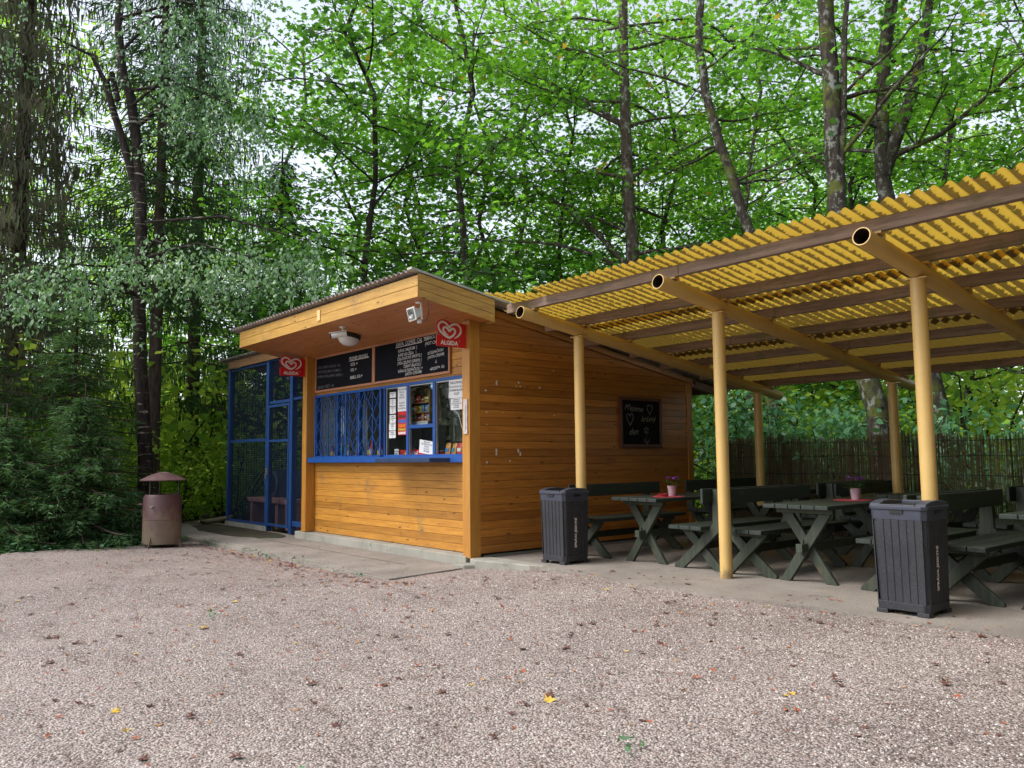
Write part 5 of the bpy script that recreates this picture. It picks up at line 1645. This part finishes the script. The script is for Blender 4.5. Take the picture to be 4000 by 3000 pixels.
def bush(name, label, base, r_, h, seed, mat, n=900, size=0.11, kind='oval', group=None, stems=7, cat='bush', z0=0.15):
    rng = np.random.default_rng(seed)
    t = thing(name, label, cat, tuple(base), group=group)
    mb = MB(); P, Fd, U = [], [], []
    per = max(4, n // (stems * 6))
    for s in range(stems):
        a = rng.uniform(0, 6.28)
        pts = curve_pts([0.1 * math.cos(a), 0.1 * math.sin(a), 0], [math.cos(a) * r_ / h, math.sin(a) * r_ / h, 1.0], h * rng.uniform(0.7, 1.1), 7, rng, grav=-0.02, wob=0.12)
        mb.tube(pts, [0.016 * (1 - 0.8 * i / 7) + 0.003 for i in range(8)], 5, cap=False)
        for j in range(2, 8):
            m_ = per
            off = np.stack([rng.normal(0, r_ * 0.36, m_), rng.normal(0, r_ * 0.36, m_), rng.normal(0, 0.13, m_)], 1)
            pp = pts[j] + off
            pp[:, 2] = np.maximum(pp[:, 2], z0 * rng.uniform(0.3, 1, m_))
            P.append(pp); Fd.append(off + rng.normal(0, 0.3, (m_, 3)) * r_ + [0, 0, -0.15]); U.append(np.tile([0, 0, 1.0], (m_, 1)) + rng.normal(0, 0.45, (m_, 3)))
    mb.build('stems', B_dark, t)
    P = np.concatenate(P); Fd = np.concatenate(Fd); U = np.concatenate(U)
    link_mesh('foliage', leaves_mesh('foliage', mat, P, Fd, U, size * rng.uniform(0.6, 1.25, len(P)), kind), t)
    return t

# --- the marked trees
gtr = 'tall broadleaf trees behind the kiosk and shelter'
broad_tree('maple_tree', 'tall straight maple with brown lichened trunk rising behind the middle of the yellow roof',
           [(-4.39, 7.46, -0.2), (-4.33, 7.52, 5.46), (-4.36, 7.49, 7.19), (-4.39, 7.46, 8.95), (-4.38, 7.48, 11.3), (-4.38, 7.47, 13.2)], 0.19, 0.09, B_maple, M_maple, 1,
           clear=True, zr=(4.2, 12), nl=24, ll=(2.2, 4.2), pads=7, per_pad=30,
           extra_limbs=[([(-4.38, 7.45, 5.2), (-5.0, 6.9, 6.2), (-6.0, 6.1, 7.2), (-7.3, 5.2, 7.7), (-8.4, 4.5, 7.7)], 0.06, 2, True),
                        ([(-4.36, 7.45, 6.0), (-5.4, 6.6, 6.7), (-6.7, 5.8, 7.0), (-8.2, 4.9, 6.8)], 0.045, 2, True),
                        ([(-4.36, 7.45, 8.4), (-5.1, 6.8, 9.1), (-6.0, 6.2, 9.8)], 0.05, 2, True)])
broad_tree('leaning_tree', 'slender pale-barked tree curving to the left over the yellow roof',
           [(-0.80, 7.65, -0.2), (-1.04, 7.5, 2.2), (-1.2, 7.4, 5.1), (-1.47, 7.22, 6.25), (-1.65, 7.09, 7.01), (-1.84, 6.96, 8.07), (-1.92, 6.9, 9.0), (-1.88, 6.93, 10.0), (-1.81, 6.98, 11.3)], 0.12, 0.07, B_mossy, M_maple, 2,
           clear=True, zr=(4.9, 11), nl=16, ll=(1.6, 3.0), pads=6, per_pad=24, bare=5)
broad_tree('dark_tree', 'dark double-stemmed tree with a blackened strip, left of the forked one',
           [(1.80, 6.20, -0.2), (1.63, 6.13, 1.42), (1.51, 6.07, 2.21), (1.28, 5.96, 4.49), (1.24, 5.93, 4.88), (1.24, 5.94, 5.57), (1.24, 5.93, 6.47), (1.21, 5.92, 7.39), (1.22, 5.92, 8.18), (1.23, 5.93, 9.6)], 0.17, 0.11, B_mossy, M_maple2, 3,
           clear=True, zr=(5.3, 9.3), nl=12, ll=(1.4, 2.8), pads=6, per_pad=22, bare=3,
           extra_limbs=[([(1.26, 5.95, 5.1), (1.36, 6.0, 6.3), (1.42, 6.05, 7.6), (1.62, 6.1, 9.3)], 0.075, 1, True)])
broad_tree('forked_tree', 'mossy forked tree with a steep right-leaning stem over the right of the roof',
           [(2.0, 7.9, -0.2), (1.76, 7.83, 1.8), (1.18, 7.58, 5.72), (1.2, 7.58, 6.53), (1.29, 7.63, 7.63), (1.43, 7.69, 8.74), (1.52, 7.73, 10.0)], 0.17, 0.09, B_mossy, M_maple, 4,
           clear=True, zr=(5.9, 10), nl=12, ll=(1.6, 3.0), pads=6, per_pad=22, bare=3,
           extra_limbs=[([(1.18, 7.58, 5.72), (1.39, 7.67, 6.34), (1.64, 7.78, 7.01), (1.84, 7.86, 7.91), (1.96, 7.91, 8.57), (2.2, 8.0, 10.0)], 0.13, 0, True),
                        ([(1.35, 7.65, 6.04), (2.0, 7.93, 6.27), (2.67, 8.17, 6.78), (3.3, 8.36, 7.29)], 0.05, 3, True)])
# birch at the left, hanging sprays of pale leaves
def birch():
    rng = np.random.default_rng(9)
    base = (-7.0, -1.62, -0.2)
    t = thing('birch_tree', 'birch with dark trunk whitish near its foot, behind the maroon drum bin', 'tree', base)
    org = np.array(base)
    mb = MB(base)
    main = [(-7.0, -1.62, -0.2), (-6.86, -1.70, 1.2), (-6.72, -1.80, 1.95), (-6.62, -1.90, 2.8), (-6.58, -1.95, 3.8), (-6.55, -1.95, 4.67), (-6.56, -1.99, 5.48), (-6.59, -2.07, 6.41), (-6.61, -2.17, 7.1), (-6.64, -2.3, 7.5), (-6.66, -2.39, 8.3), (-6.65, -2.35, 9.0), (-6.66, -2.36, 10.2)]
    mb.tube(main, [0.135, 0.115, 0.108, 0.10, 0.098, 0.095, 0.09, 0.08, 0.078, 0.07, 0.06, 0.055, 0.05], 14)
    mb.tube([(-6.56, -1.99, 5.3), (-6.6, -2.14, 5.89), (-6.64, -2.3, 6.47), (-6.67, -2.42, 6.84), (-6.69, -2.52, 7.25), (-6.6, -2.48, 7.43), (-6.62, -2.36, 7.0)], [0.07, 0.062, 0.058, 0.055, 0.05, 0.045, 0.05], 10)
    mb.tube([(-6.69, -2.5, 7.2), (-6.75, -2.75, 7.7), (-6.9, -3.3, 7.9)], [0.045, 0.03, 0.015], 7)
    mb.tube([(-6.6, -2.1, 6.6), (-6.3, -1.8, 6.9), (-5.9, -1.3, 7.1)], [0.05, 0.03, 0.02], 7)
    P, Fd, U = [], [], []
    def spray(c, rx, n, drop):
        for s in range(int(n * 0.50)):
            p0 = np.array(c) + np.array([rng.normal(0, rx[0]), rng.normal(0, rx[1]), rng.normal(0, rx[2])])
            L = rng.uniform(0.25, drop)
            a = rng.uniform(0, 6.28)
            d = np.array([math.cos(a) * 0.55, math.sin(a) * 0.55, -0.35])
            pts = curve_pts(p0, d, L, 5, rng, grav=-0.22, wob=0.08)
            mb.tube(pts, [0.004, 0.0035, 0.003, 0.003, 0.002, 0.002], 3, cap=False)
            m_ = int(L * 34)
            u = rng.uniform(0, 1, m_) * 5
            i = np.clip(u.astype(int), 0, 4)
            PA = np.array(pts)
            pp = PA[i] + (PA[i + 1] - PA[i]) * (u - i)[:, None] + rng.normal(0, 0.035, (m_, 3))
            fw = rng.normal(0, 0.5, (m_, 3)) + [0, 0, -0.75]
            P.append(pp); Fd.append(fw); U.append(rng.normal(0, 0.6, (m_, 3)) + [0.35, -0.45, 0.55])
    limbs = [((-6.58, -1.95, 3.75), (-5.6, -3.2, 3.95)), ((-6.58, -1.95, 3.8), (-6.9, -4.0, 3.7)), ((-6.56, -1.97, 4.3), (-5.2, -1.9, 4.35)), ((-6.56, -1.95, 4.4), (-4.6, -0.8, 4.2)),
             ((-6.56, -2.0, 5.0), (-4.2, -0.1, 4.5)), ((-6.6, -2.2, 6.9), (-5.6, -1.4, 7.3)), ((-6.6, -2.2, 7.2), (-5.2, -1.0, 6.8)), ((-6.6, -2.3, 7.9), (-5.8, -1.6, 8.4)), ((-6.65, -2.4, 8.4), (-5.0, -0.9, 8.3)), ((-6.58, -1.95, 3.9), (-5.9, -2.5, 4.1))]
    for a, b_ in limbs:
        a, b_ = np.array(a), np.array(b_)
        mid = (a + b_) / 2 + [0, 0, 0.25]
        mb.tube([a, mid, b_], [0.03, 0.02, 0.008], 6)
    # lower curtain band and the upper right clump
    for c, rx, n, drop in (((-5.7, -3.3, 3.75), (0.5, 0.4, 0.16), 95, 0.85), ((-6.3, -4.1, 3.55), (0.45, 0.4, 0.14), 75, 0.8), ((-5.7, -2.4, 4.05), (0.6, 0.5, 0.15), 90, 0.7),
                           ((-5.1, -1.7, 4.15), (0.5, 0.5, 0.15), 85, 0.75), ((-4.6, -0.8, 4.15), (0.45, 0.4, 0.17), 80, 0.95), ((-4.2, -0.1, 4.2), (0.4, 0.35, 0.2), 65, 1.0),
                           ((-5.7, -1.5, 7.35), (0.4, 0.4, 0.4), 120, 1.0), ((-5.3, -1.1, 6.6), (0.4, 0.4, 0.35), 110, 1.0), ((-5.9, -1.7, 8.3), (0.5, 0.5, 0.4), 120, 1.0), ((-5.2, -0.9, 8.3), (0.5, 0.4, 0.3), 50, 0.8),
                           ((-4.9, -0.6, 6.0), (0.4, 0.3, 0.25), 30, 0.8), ((-7.4, -3.4, 7.9), (0.8, 0.7, 0.3), 45, 0.7)):
        spray(c, rx, n, drop)
    mb.build('trunk', B_birch, t, smooth=True)
    P = np.concatenate(P) - org; Fd = np.concatenate(Fd); U = np.concatenate(U)
    link_mesh('crown', leaves_mesh('crown', M_birchleaf, P, Fd, U, 0.072 * rng.uniform(0.6, 1.25, len(P)), 'birch'), t)
birch()

gsp = 'spruces at the left edge of the yard'
spruce('spruce_tree', 'young light-tipped spruce left of the maroon drum bin, nearest the gravel', (-6.25, -2.75, -0.2), 2.5, 0.045, 21, 0.18, 1.15, M_spruce2, gsp, n_wh=18, dens=330, nl_=0.080)
spruce('spruce_tree', 'young spruce at the far left edge, nearest the gravel', (-6.3, -3.75, -0.2), 2.15, 0.04, 22, 0.18, 1.05, M_spruce2, gsp, n_wh=16, dens=330, nl_=0.080)
spruce('spruce_tree', 'mid-height dark spruce standing between the young spruces and the birch', (-7.3, -2.7, -0.2), 4.2, 0.07, 23, 0.3, 1.5, M_spruce2, gsp, n_wh=22, dens=210, nl_=0.10)
spruce('spruce_tree', 'mid-height dark spruce behind the young spruce at the left edge', (-7.9, -4.3, -0.2), 4.8, 0.08, 24, 0.3, 1.7, M_spruce2, gsp, n_wh=24, dens=200, nl_=0.11)
spruce('spruce_tree', 'tall spruce with a straight bare lower trunk just right of the birch', (-8.6, -1.10, -0.2), 17, 0.13, 25, 4.4, 1.9, M_spruce, gsp, n_wh=28, dens=170, nl_=0.16)
spruce('spruce_tree', 'tall brownish drooping spruce at the upper left corner', (-10.2, -4.6, -0.2), 20, 0.18, 26, 2.6, 2.7, M_dry, gsp, n_wh=42, dens=150, nl_=0.20, curtain=True)
spruce('spruce_tree', 'tall brownish drooping spruce left of the birch stems', (-11.4, -3.0, -0.2), 21, 0.18, 27, 2.6, 2.4, M_dry, gsp, n_wh=40, dens=130, nl_=0.20, curtain=True)
spruce('spruce_tree', 'tall dark spruce whose hanging boughs show right of the birch', (-11.5, 0.55, -0.2), 22, 0.16, 28, 2.3, 2.5, M_spruce, gsp, n_wh=36, dens=120, nl_=0.18, curtain=True)
spruce('spruce_tree', 'tall dark spruce behind the cage roof, left of the kiosk', (-12.4, 3.0, -0.2), 9.5, 0.14, 29, 1.6, 2.3, M_spruce, gsp, n_wh=26, dens=200, nl_=0.17)
spruce('spruce_tree', 'dark spruce filling the gap at the left edge behind the others', (-13.2, -5.2, -0.2), 18, 0.16, 30, 0.8, 2.9, M_spruce, gsp, n_wh=30, dens=120, nl_=0.18)

# hazel and maple shrubs behind the reed fence
gbu = 'leafy shrubs behind the reed fence'
hz = [(0.2, 6.3, 0.85, 2.4, 'pale hazel shrub behind the fence, nearest the kiosk corner'), (1.2, 6.5, 0.8, 2.2, 'pale hazel shrub behind the fence, left of the leaning dark trunk'),
      (-0.8, 6.6, 1.0, 2.6, 'pale hazel shrub glimpsed right behind the kiosk rear corner'), (3.0, 6.6, 0.9, 1.9, 'low hazel shrub behind the fence, right of the leaning dark trunk'), (4.6, 6.5, 0.9, 2.0, 'low hazel shrub behind the fence at the right edge')]
for i, (x, y, r_, h, lb) in enumerate(hz):
    bush('hazel_shrub', lb, (x, y, -0.15), r_, h, 40 + i, M_hazel, n=2200, size=0.115, kind='oval', group=gbu, stems=9)

# generic background trees: prototypes then copies
protos = []
gbg = 'background forest trees'
def gen_trunk(H, seed):
    rng = np.random.default_rng(seed)
    return [np.array([rng.normal(0, 0.05) * i, rng.normal(0, 0.05) * i, H * i / 7]) for i in range(8)]
for s in range(4):
    H = (13, 12, 14, 11)[s]
    pr = broad_tree('forest_tree', 'x', gen_trunk(H, 60 + s), (0.13, 0.10, 0.15, 0.09)[s], 0.03, (B_dark, B_maple, B_mossy, B_dark)[s], (M_far, M_maple, M_far, M_maple)[s], 70 + s,
                    zr=(1.0, H), nl=32, ll=(1.8, 3.4), leafsize=0.145, per_pad=34, pads=6, kind='far', group=gbg, padr=0.40)
    protos.append(pr)
near = []
for s in range(3):
    H = (11.5, 10.5, 12.5)[s]
    pr = broad_tree('forest_tree', 'x', gen_trunk(H, 80 + s), (0.09, 0.07, 0.08)[s], 0.03, (B_mossy, B_dark, B_maple)[s], (M_maple, M_maple2, M_maple)[s], 90 + s,
                    zr=(1.8, H), nl=30, ll=(1.6, 3.2), leafsize=0.118, per_pad=30, pads=6, kind='maple', group=gbg, padr=0.36)
    near.append(pr)
# (proto set, index, x, y, rot, scale)
C_ = (7.277, -5.579)
def P_(az, dist):   # azimuth in degrees from +y towards -x
    return (C_[0] - math.sin(R(az)) * dist, C_[1] + math.cos(R(az)) * dist)
plan = []
rg = random.Random(77)
# near row (12-19 m) behind the kiosk and shelter
for k, (az, d, sc) in enumerate([(21, 18.5, 1.0), (26, 19.5, 1.0), (34, 18.5, 0.9), (39, 20.0, 1.05), (46.5, 19.2, 1.0), (52, 19.5, 1.0), (57, 20.5, 0.95), (62, 21.5, 1.0), (66, 22, 1.0), (16, 16.5, 0.95), (30, 22, 1.1), (43, 22.5, 1.1), (53.5, 17.0, 1.15), (60.5, 17.2, 1.2), (49.5, 24, 1.25), (57, 25, 1.35)]):
    plan.append((near, k % 3, az, d, sc))
for k in range(22):
    az = 16 + k * 3.2 + rg.uniform(-0.8, 0.8); d = rg.uniform(24, 33)
    sc = rg.uniform(0.85, 1.1)
    if 44 < az < 70: sc *= 0.68
    plan.append((protos, k % 4, az, d, sc))
for k in range(14):
    az = 14 + k * 5.4 + rg.uniform(-1, 1); d = rg.uniform(36, 46)
    plan.append((protos, (k + 1) % 4, az, d, rg.uniform(0.7, 0.9) if 44 < az < 72 else rg.uniform(1.0, 1.3)))
used = set()
LM = [(60, 'the left picture edge'), (230, 'the young spruces'), (470, 'the birch stems'), (640, 'the maroon drum bin'), (820, 'the gap beside the cage'), (960, 'the left end of the cage roof'), (1090, 'the cage door'), (1200, 'the left red sign'), (1345, 'the dome lamp'),
      (1500, 'the middle of the kiosk canopy'), (1631, 'the kiosk canopy corner'), (1780, 'the right red sign'), (1930, 'the right end of the side fascia'), (2080, 'the leftmost roof tube end'), (2270, 'the left cream post'), (2480, 'the greeting board'), (2690, 'the rear corner of the kiosk'),
      (2825, 'the middle cream post'), (2975, 'the left rear post'), (3120, 'the middle table'), (3290, 'the gap between the middle and right front posts'), (3480, 'the right rear post'), (3630, 'the right cream post'), (3800, 'the far right bench'), (3960, 'the right picture edge')]
def side(az):
    u = 2000 + 3150 * math.tan(R(50.24 - az))
    px, nm = min(LM, key=lambda q: abs(q[0] - u))
    return ('straight above ' if abs(px - u) < 35 else 'just left of ' if u < px else 'just right of ') + nm
cnt = {}
for k, (st, i, az, d, sc) in enumerate(plan):
    x, y = P_(az, d)
    z = float(hill(np.array([x]), np.array([y]))[0])
    depth = 'near-row' if st is near else ('deep' if d > 35 else 'mid-distance')
    kd = (('slender maple with mossy stem', 'slender dark-leaved maple', 'slender brown-stemmed maple') if st is near else ('bright leafy tree', 'green broadleaf tree', 'bright spreading tree', 'small dark-stemmed tree'))[i]
    lb = '%s %s, %s' % (depth, kd, side(az))
    cnt[lb] = cnt.get(lb, 0) + 1
    if cnt[lb] > 1: lb = lb.replace(', ', ' behind its twin, ', 1)
    src = st[i]
    if (id(st), i) not in used:
        used.add((id(st), i)); src.location = (x, y, z); src['label'] = lb; src.rotation_euler = (0, 0, rg.uniform(0, 6.28)); src.scale = (sc, sc, sc)
    else:
        dup(src, (x, y, z), rg.uniform(0, 6.28), lb, sc)

# understorey bushes
bp = [bush('forest_bush', 'x', (0, 0, 0), 1.0, 2.2, 120 + s, (M_under, M_under)[s], n=1700, size=0.105, kind='far', group='bushes under the trees', stems=11) for s in range(2)]
gbb = [(21, 19), (25, 22), (29, 20), (33, 24), (37, 21), (41, 25), (18, 23), (15, 20), (67, 21), (70, 24), (73, 20.5), (76, 23), (79, 21), (82, 24), (63, 27), (23, 28), (31, 29), (39, 30), (72, 29), (78, 30), (27, 33), (35, 35), (83, 19), (69, 32)]
far_b = []
spots = [(-9.6, 0.7), (-9.0, -2.2), (-10.3, 2.2), (-9.4, 3.4), (-12.4, 1.6), (-13, -0.8), (-14.5, -3), (-12.6, 4.4), (-9.5, 4.6), (-16, 1.5), (-16.5, -2.2), (-6.8, 6.6), (-4.4, 6.4), (-2.4, 6.6), (-9.2, -0.6), (5.6, 7.6), (7.2, 8.4), (2.6, 9.5), (4.2, 10), (-0.6, 9.6), (-11, -5.3), (-9.2, -4.9), (-14, 5.8), (-18, -4.5)]
wh = ['behind the mesh cage', 'behind the maroon drum bin', 'left of the cage roof', 'behind the kiosk', 'in the gap right of the birch', 'deep between the spruce trunks', 'at the far left among the spruces', 'beyond the cage corner', 'behind the kiosk roof left end', 'deep behind the cage', 'deep left of the birch', 'behind the kiosk rear wall', 'behind the kiosk roof middle', 'behind the kiosk roof right end', 'between birch and cage',
      'behind the reed fence at the right', 'at the right edge beyond the fence', 'beyond the fence, right of the dark trunk', 'beyond the right fence end, deeper', 'beyond the fence by the kiosk', 'at the left edge behind the young spruce', 'behind the young spruces', 'far behind the cage roof', 'deepest at the left edge']
ub = set()
for k, (x, y) in enumerate(spots):
    lb = 'bright green undergrowth bush ' + wh[k]
    z = float(hill(np.array([x]), np.array([y]))[0])
    i = k % 2
    if i not in ub:
        ub.add(i); bp[i].location = (x, y, z); bp[i]['label'] = lb
    else: dup(bp[i], (x, y, z), rg.uniform(0, 6.28), lb, rg.uniform(0.75, 1.25))

for k, (az, d) in enumerate(gbb):
    x, y = P_(az, d); z = float(hill(np.array([x]), np.array([y]))[0])
    far_b.append(dup(bp[k % 2], (x, y, z), rg.uniform(0, 6.28), '%s leafy thicket, %s' % ('far' if d < 25 else 'farthest', side(az)), rg.uniform(1.7, 2.2)))
# ground cover at the yard's edge
def ground_cover():
    rng = np.random.default_rng(5)
    P, Fd, U, S2 = [], [], [], []
    cl = []
    for k in range(46):
        y = rng.uniform(-5.2, -1.5); x = -5.45 + 0.3 * sst(0, 1, (y + 2.9) / -2.5) - 0.2 * sst(-2.4, -1.2, y) + rng.normal(-0.25, 0.28)
        if rng.uniform() < 0.35: x = -8.5 + rng.uniform(0, 2.4); y = rng.uniform(-4.5, -0.8)
        cl.append((float(x), y, 0.20, 40))
    for k in range(20):
        cl.append((rng.uniform(-6.2, 0.0), -1.335 + rng.normal(0, 0.02), 0.05, 12))
    for (x, y) in ((5.9, -3.55), (5.0, -3.1), (4.4, -4.3), (1.1, -3.4), (-0.2, -1.40), (-2.6, -1.37)): cl.append((x, y, 0.03, 12))
    for x, y, r_, m_ in cl:
        off = rng.normal(0, r_, (m_, 2))
        z0 = max(float(yard_z(x, y)), -0.2) if x > -5.3 else -0.2
        pp = np.stack([x + off[:, 0], y + off[:, 1], z0 + rng.uniform(0.01, 0.04 + r_ * 0.6, m_)], 1)
        P.append(pp); Fd.append(np.stack([off[:, 0], off[:, 1], np.full(m_, 0.01)], 1) + rng.normal(0, 0.05, (m_, 3))); U.append(np.tile([0, 0, 1.0], (m_, 1)) + rng.normal(0, 0.3, (m_, 3)))
        S2.append(rng.uniform(0.6, 1.2, m_) * (0.075 if r_ > 0.1 else 0.03))
    me = leaves_mesh('ground_cover', M_hazel, np.concatenate(P), np.concatenate(Fd), np.concatenate(U), np.concatenate(S2), 'oval')
    o = bpy.data.objects.new('ground_cover', me); COL.objects.link(o); tag(o, kind='stuff')
ground_cover()

# ------------------------------------------------------------------ dead leaves on the gravel
M_dl = [plain('dead_leaf_rust', (0.34, 0.095, 0.04), 0.75, var=0.35, scale=30), plain('dead_leaf_brown', (0.12, 0.05, 0.035), 0.8, var=0.35, scale=30),
        plain('dead_leaf_tan', (0.42, 0.21, 0.08), 0.75, var=0.3, scale=30), plain('dead_leaf_yellow', (0.62, 0.40, 0.05), 0.7, var=0.2, scale=30)]
dl_mesh = []
rng = np.random.default_rng(31)
for k in range(8):
    base = leaf_shape('maple' if k % 2 else 'oval').copy()
    n = len(base)
    ctr = np.array([[0.4, 0, 0]])
    V = np.concatenate([ctr, base * [1, 1 if k % 2 else 0.8, 1]])
    cu = rng.uniform(0.35, 1.1); ax = rng.uniform(0, 3.14)
    q = (V[:, 0] - 0.4) * math.cos(ax) + V[:, 1] * math.sin(ax)
    V[:, 2] = cu * q ** 2 + rng.uniform(0.0, 0.12, len(V)) + 0.02
    F_ = [(0, 1 + i, 1 + (i + 1) % n) for i in range(n)]
    me = bpy.data.meshes.new('dead_leaf'); me.from_pydata(V.tolist(), [], F_); me.materials.append(M_dl[k % 4]); me.update()
    dl_mesh.append(me)
labs = ['rust-red dead leaf lying curled on the gravel', 'dark brown dead leaf lying curled on the gravel', 'tan dead leaf lying curled on the gravel', 'yellow fallen leaf lying on the gravel']
names_ = ['rust-red', 'dark brown', 'tan', 'yellow']
rg = random.Random(3)
made = 0
litter = []
def scatter():
    # a point seen by the camera, denser near the slab and the shelter edge
    az = rg.uniform(17, 84); d = 3.5 + 9.0 * rg.random() ** 0.85
    x, y = P_(az, d)
    return x, y
tries = 0
pts_ = []
while len(pts_) < 1700 and tries < 30000:
    tries += 1
    if rg.random() < 0.22:
        x, y = rg.uniform(-5.5, 0.9), -1.36 - abs(rg.gauss(0, 0.22))
    else:
        x, y = scatter()
    if x < -5.2 or y > 0.35: continue
    if y > -0.05 and x < 1.2: continue
    if x < 0.2 and y > -1.31: 
        if rg.random() < 0.85 or x < -6 or y > -0.22: continue
        z = -0.079
    elif y > -0.02: z = 0.001
    else: z = float(yard_z(x, y)) + 0.002
    pts_.append((x, y, z))
pts_.sort(key=lambda p: (p[0] - C_[0]) ** 2 + (p[1] - C_[1]) ** 2)
for i, (x, y, z) in enumerate(pts_):
    k = rg.choices(range(8), [6, 3, 1.6, 0.2, 6, 3, 1.6, 0.2])[0]
    s = rg.uniform(0.020, 0.052) * (1.25 if k % 2 else 1) * (1 if rg.random() < 0.6 else 0.6)
    if i < 300:
        o = bpy.data.objects.new('fallen_leaf', dl_mesh[k]); COL.objects.link(o)
        o.location = (x, y, z); o.rotation_euler = (rg.uniform(-0.3, 0.3), rg.uniform(-0.3, 0.3), rg.uniform(0, 6.28)); o.scale = (s, s * rg.uniform(0.7, 1), s)
        tag(o, labs[k % 4], 'leaf', '%s fallen leaves on the gravel' % names_[k % 4])
    else:
        litter.append((x, y, z, k, s))
mb = MB()
for (x, y, z, k, s) in litter:
    mb.cur = k % 4
    me = dl_mesh[k]
    mb.add([tuple(v.co) for v in me.vertices], [tuple(p.vertices) for p in me.polygons], Matrix.Translation((x, y, z)) @ Matrix.Rotation(rg.uniform(0, 6.28), 4, 'Z') @ Matrix.Scale(s, 4))
o = mb.build('leaf_litter', M_dl); tag(o, kind='stuff')

# loose pebbles give the gravel its relief near the camera
def pebbles():
    rng = np.random.default_rng(12)
    n = 26000
    az = np.radians(rng.uniform(14, 86, n * 2)); d = 3.3 + 5.5 * rng.uniform(0, 1, n * 2) ** 1.1
    x = C_[0] - np.sin(az) * d; y = C_[1] + np.cos(az) * d
    ok = (y < -0.12) & ~((x < 0.3) & (y > -1.33)) & (x > -5)
    x, y = x[ok][:n], y[ok][:n]
    z = yard_z(x, y)
    n = len(x)
    r_ = rng.uniform(0.0035, 0.0085, n)
    base = np.array([(1, 0, 0), (0, 1, 0), (-1, 0, 0), (0, -1, 0), (0.1, 0.1, 0.85)])
    a = rng.uniform(0, 6.28, n)
    ca, sa = np.cos(a), np.sin(a)
    J = rng.uniform(0.6, 1.2, (n, 5, 1))
    B = base[None] * J
    X = (B[:, :, 0] * ca[:, None] - B[:, :, 1] * sa[:, None] * 0.75) * r_[:, None] + x[:, None]
    Y = (B[:, :, 0] * sa[:, None] + B[:, :, 1] * ca[:, None] * 0.75) * r_[:, None] + y[:, None]
    Z = B[:, :, 2] * r_[:, None] + z[:, None]
    V = np.stack([X, Y, Z], 2).reshape(-1, 3)
    f = np.array([(0, 1, 4), (1, 2, 4), (2, 3, 4), (3, 0, 4)])
    Fq = (f[None] + (np.arange(n) * 5)[:, None, None]).reshape(-1, 3)
    me = bpy.data.meshes.new('loose_pebbles'); 
    me.vertices.add(len(V)); me.vertices.foreach_set('co', V.astype(np.float32).ravel())
    me.loops.add(Fq.size); me.loops.foreach_set('vertex_index', Fq.astype(np.int32).ravel())
    me.polygons.add(len(Fq)); me.polygons.foreach_set('loop_start', np.arange(0, Fq.size, 3, dtype=np.int32))
    m, nt, b, out = nmat('pebble')
    geo = nt.nodes.new('ShaderNodeNewGeometry')
    c = ramp(nt, geo.outputs['Random Per Island'], [(0, (0.20, 0.17, 0.155)), (0.45, (0.42, 0.375, 0.345)), (0.85, (0.62, 0.58, 0.55)), (1, (0.38, 0.27, 0.20))])
    nt.links.new(c, b.inputs['Base Color']); b.inputs['Roughness'].default_value = 0.8
    me.materials.append(m); me.update(calc_edges=True)
    me.polygons.foreach_set('use_smooth', [True] * len(me.polygons))
    o = bpy.data.objects.new('loose_pebbles', me); COL.objects.link(o); tag(o, kind='stuff')
pebbles()

# ------------------------------------------------------------------ unseen wood around the rest of the clearing, added to shade the shelter
def shade_wood():
    rng = np.random.default_rng(99)
    n = 26000
    # an arc of foliage from the right of the shelter round behind the camera
    a = np.radians(rng.uniform(-75, 118, n))
    rad = rng.uniform(10.5, 15, n)
    cx, cy = 4.0, -1.5
    x = cx + np.cos(a) * rad; y = cy + np.sin(a) * rad
    hmax = np.where(np.degrees(a) > -20, 10.0, 6.5)
    z = rng.uniform(0.1, 1, n) * hmax
    ok = ~((y > 4.4) & (x < 7.5))
    P = np.stack([x, y, z], 1)[ok]
    m_ = len(P)
    me = leaves_mesh('unseen_shade_wood', M_maple2, P, rng.normal(0, 1, (m_, 3)), rng.normal(0, 1, (m_, 3)), rng.uniform(0.35, 0.75, m_), 'far')
    o = bpy.data.objects.new('unseen_shade_wood', me); COL.objects.link(o); tag(o, kind='stuff')
shade_wood()
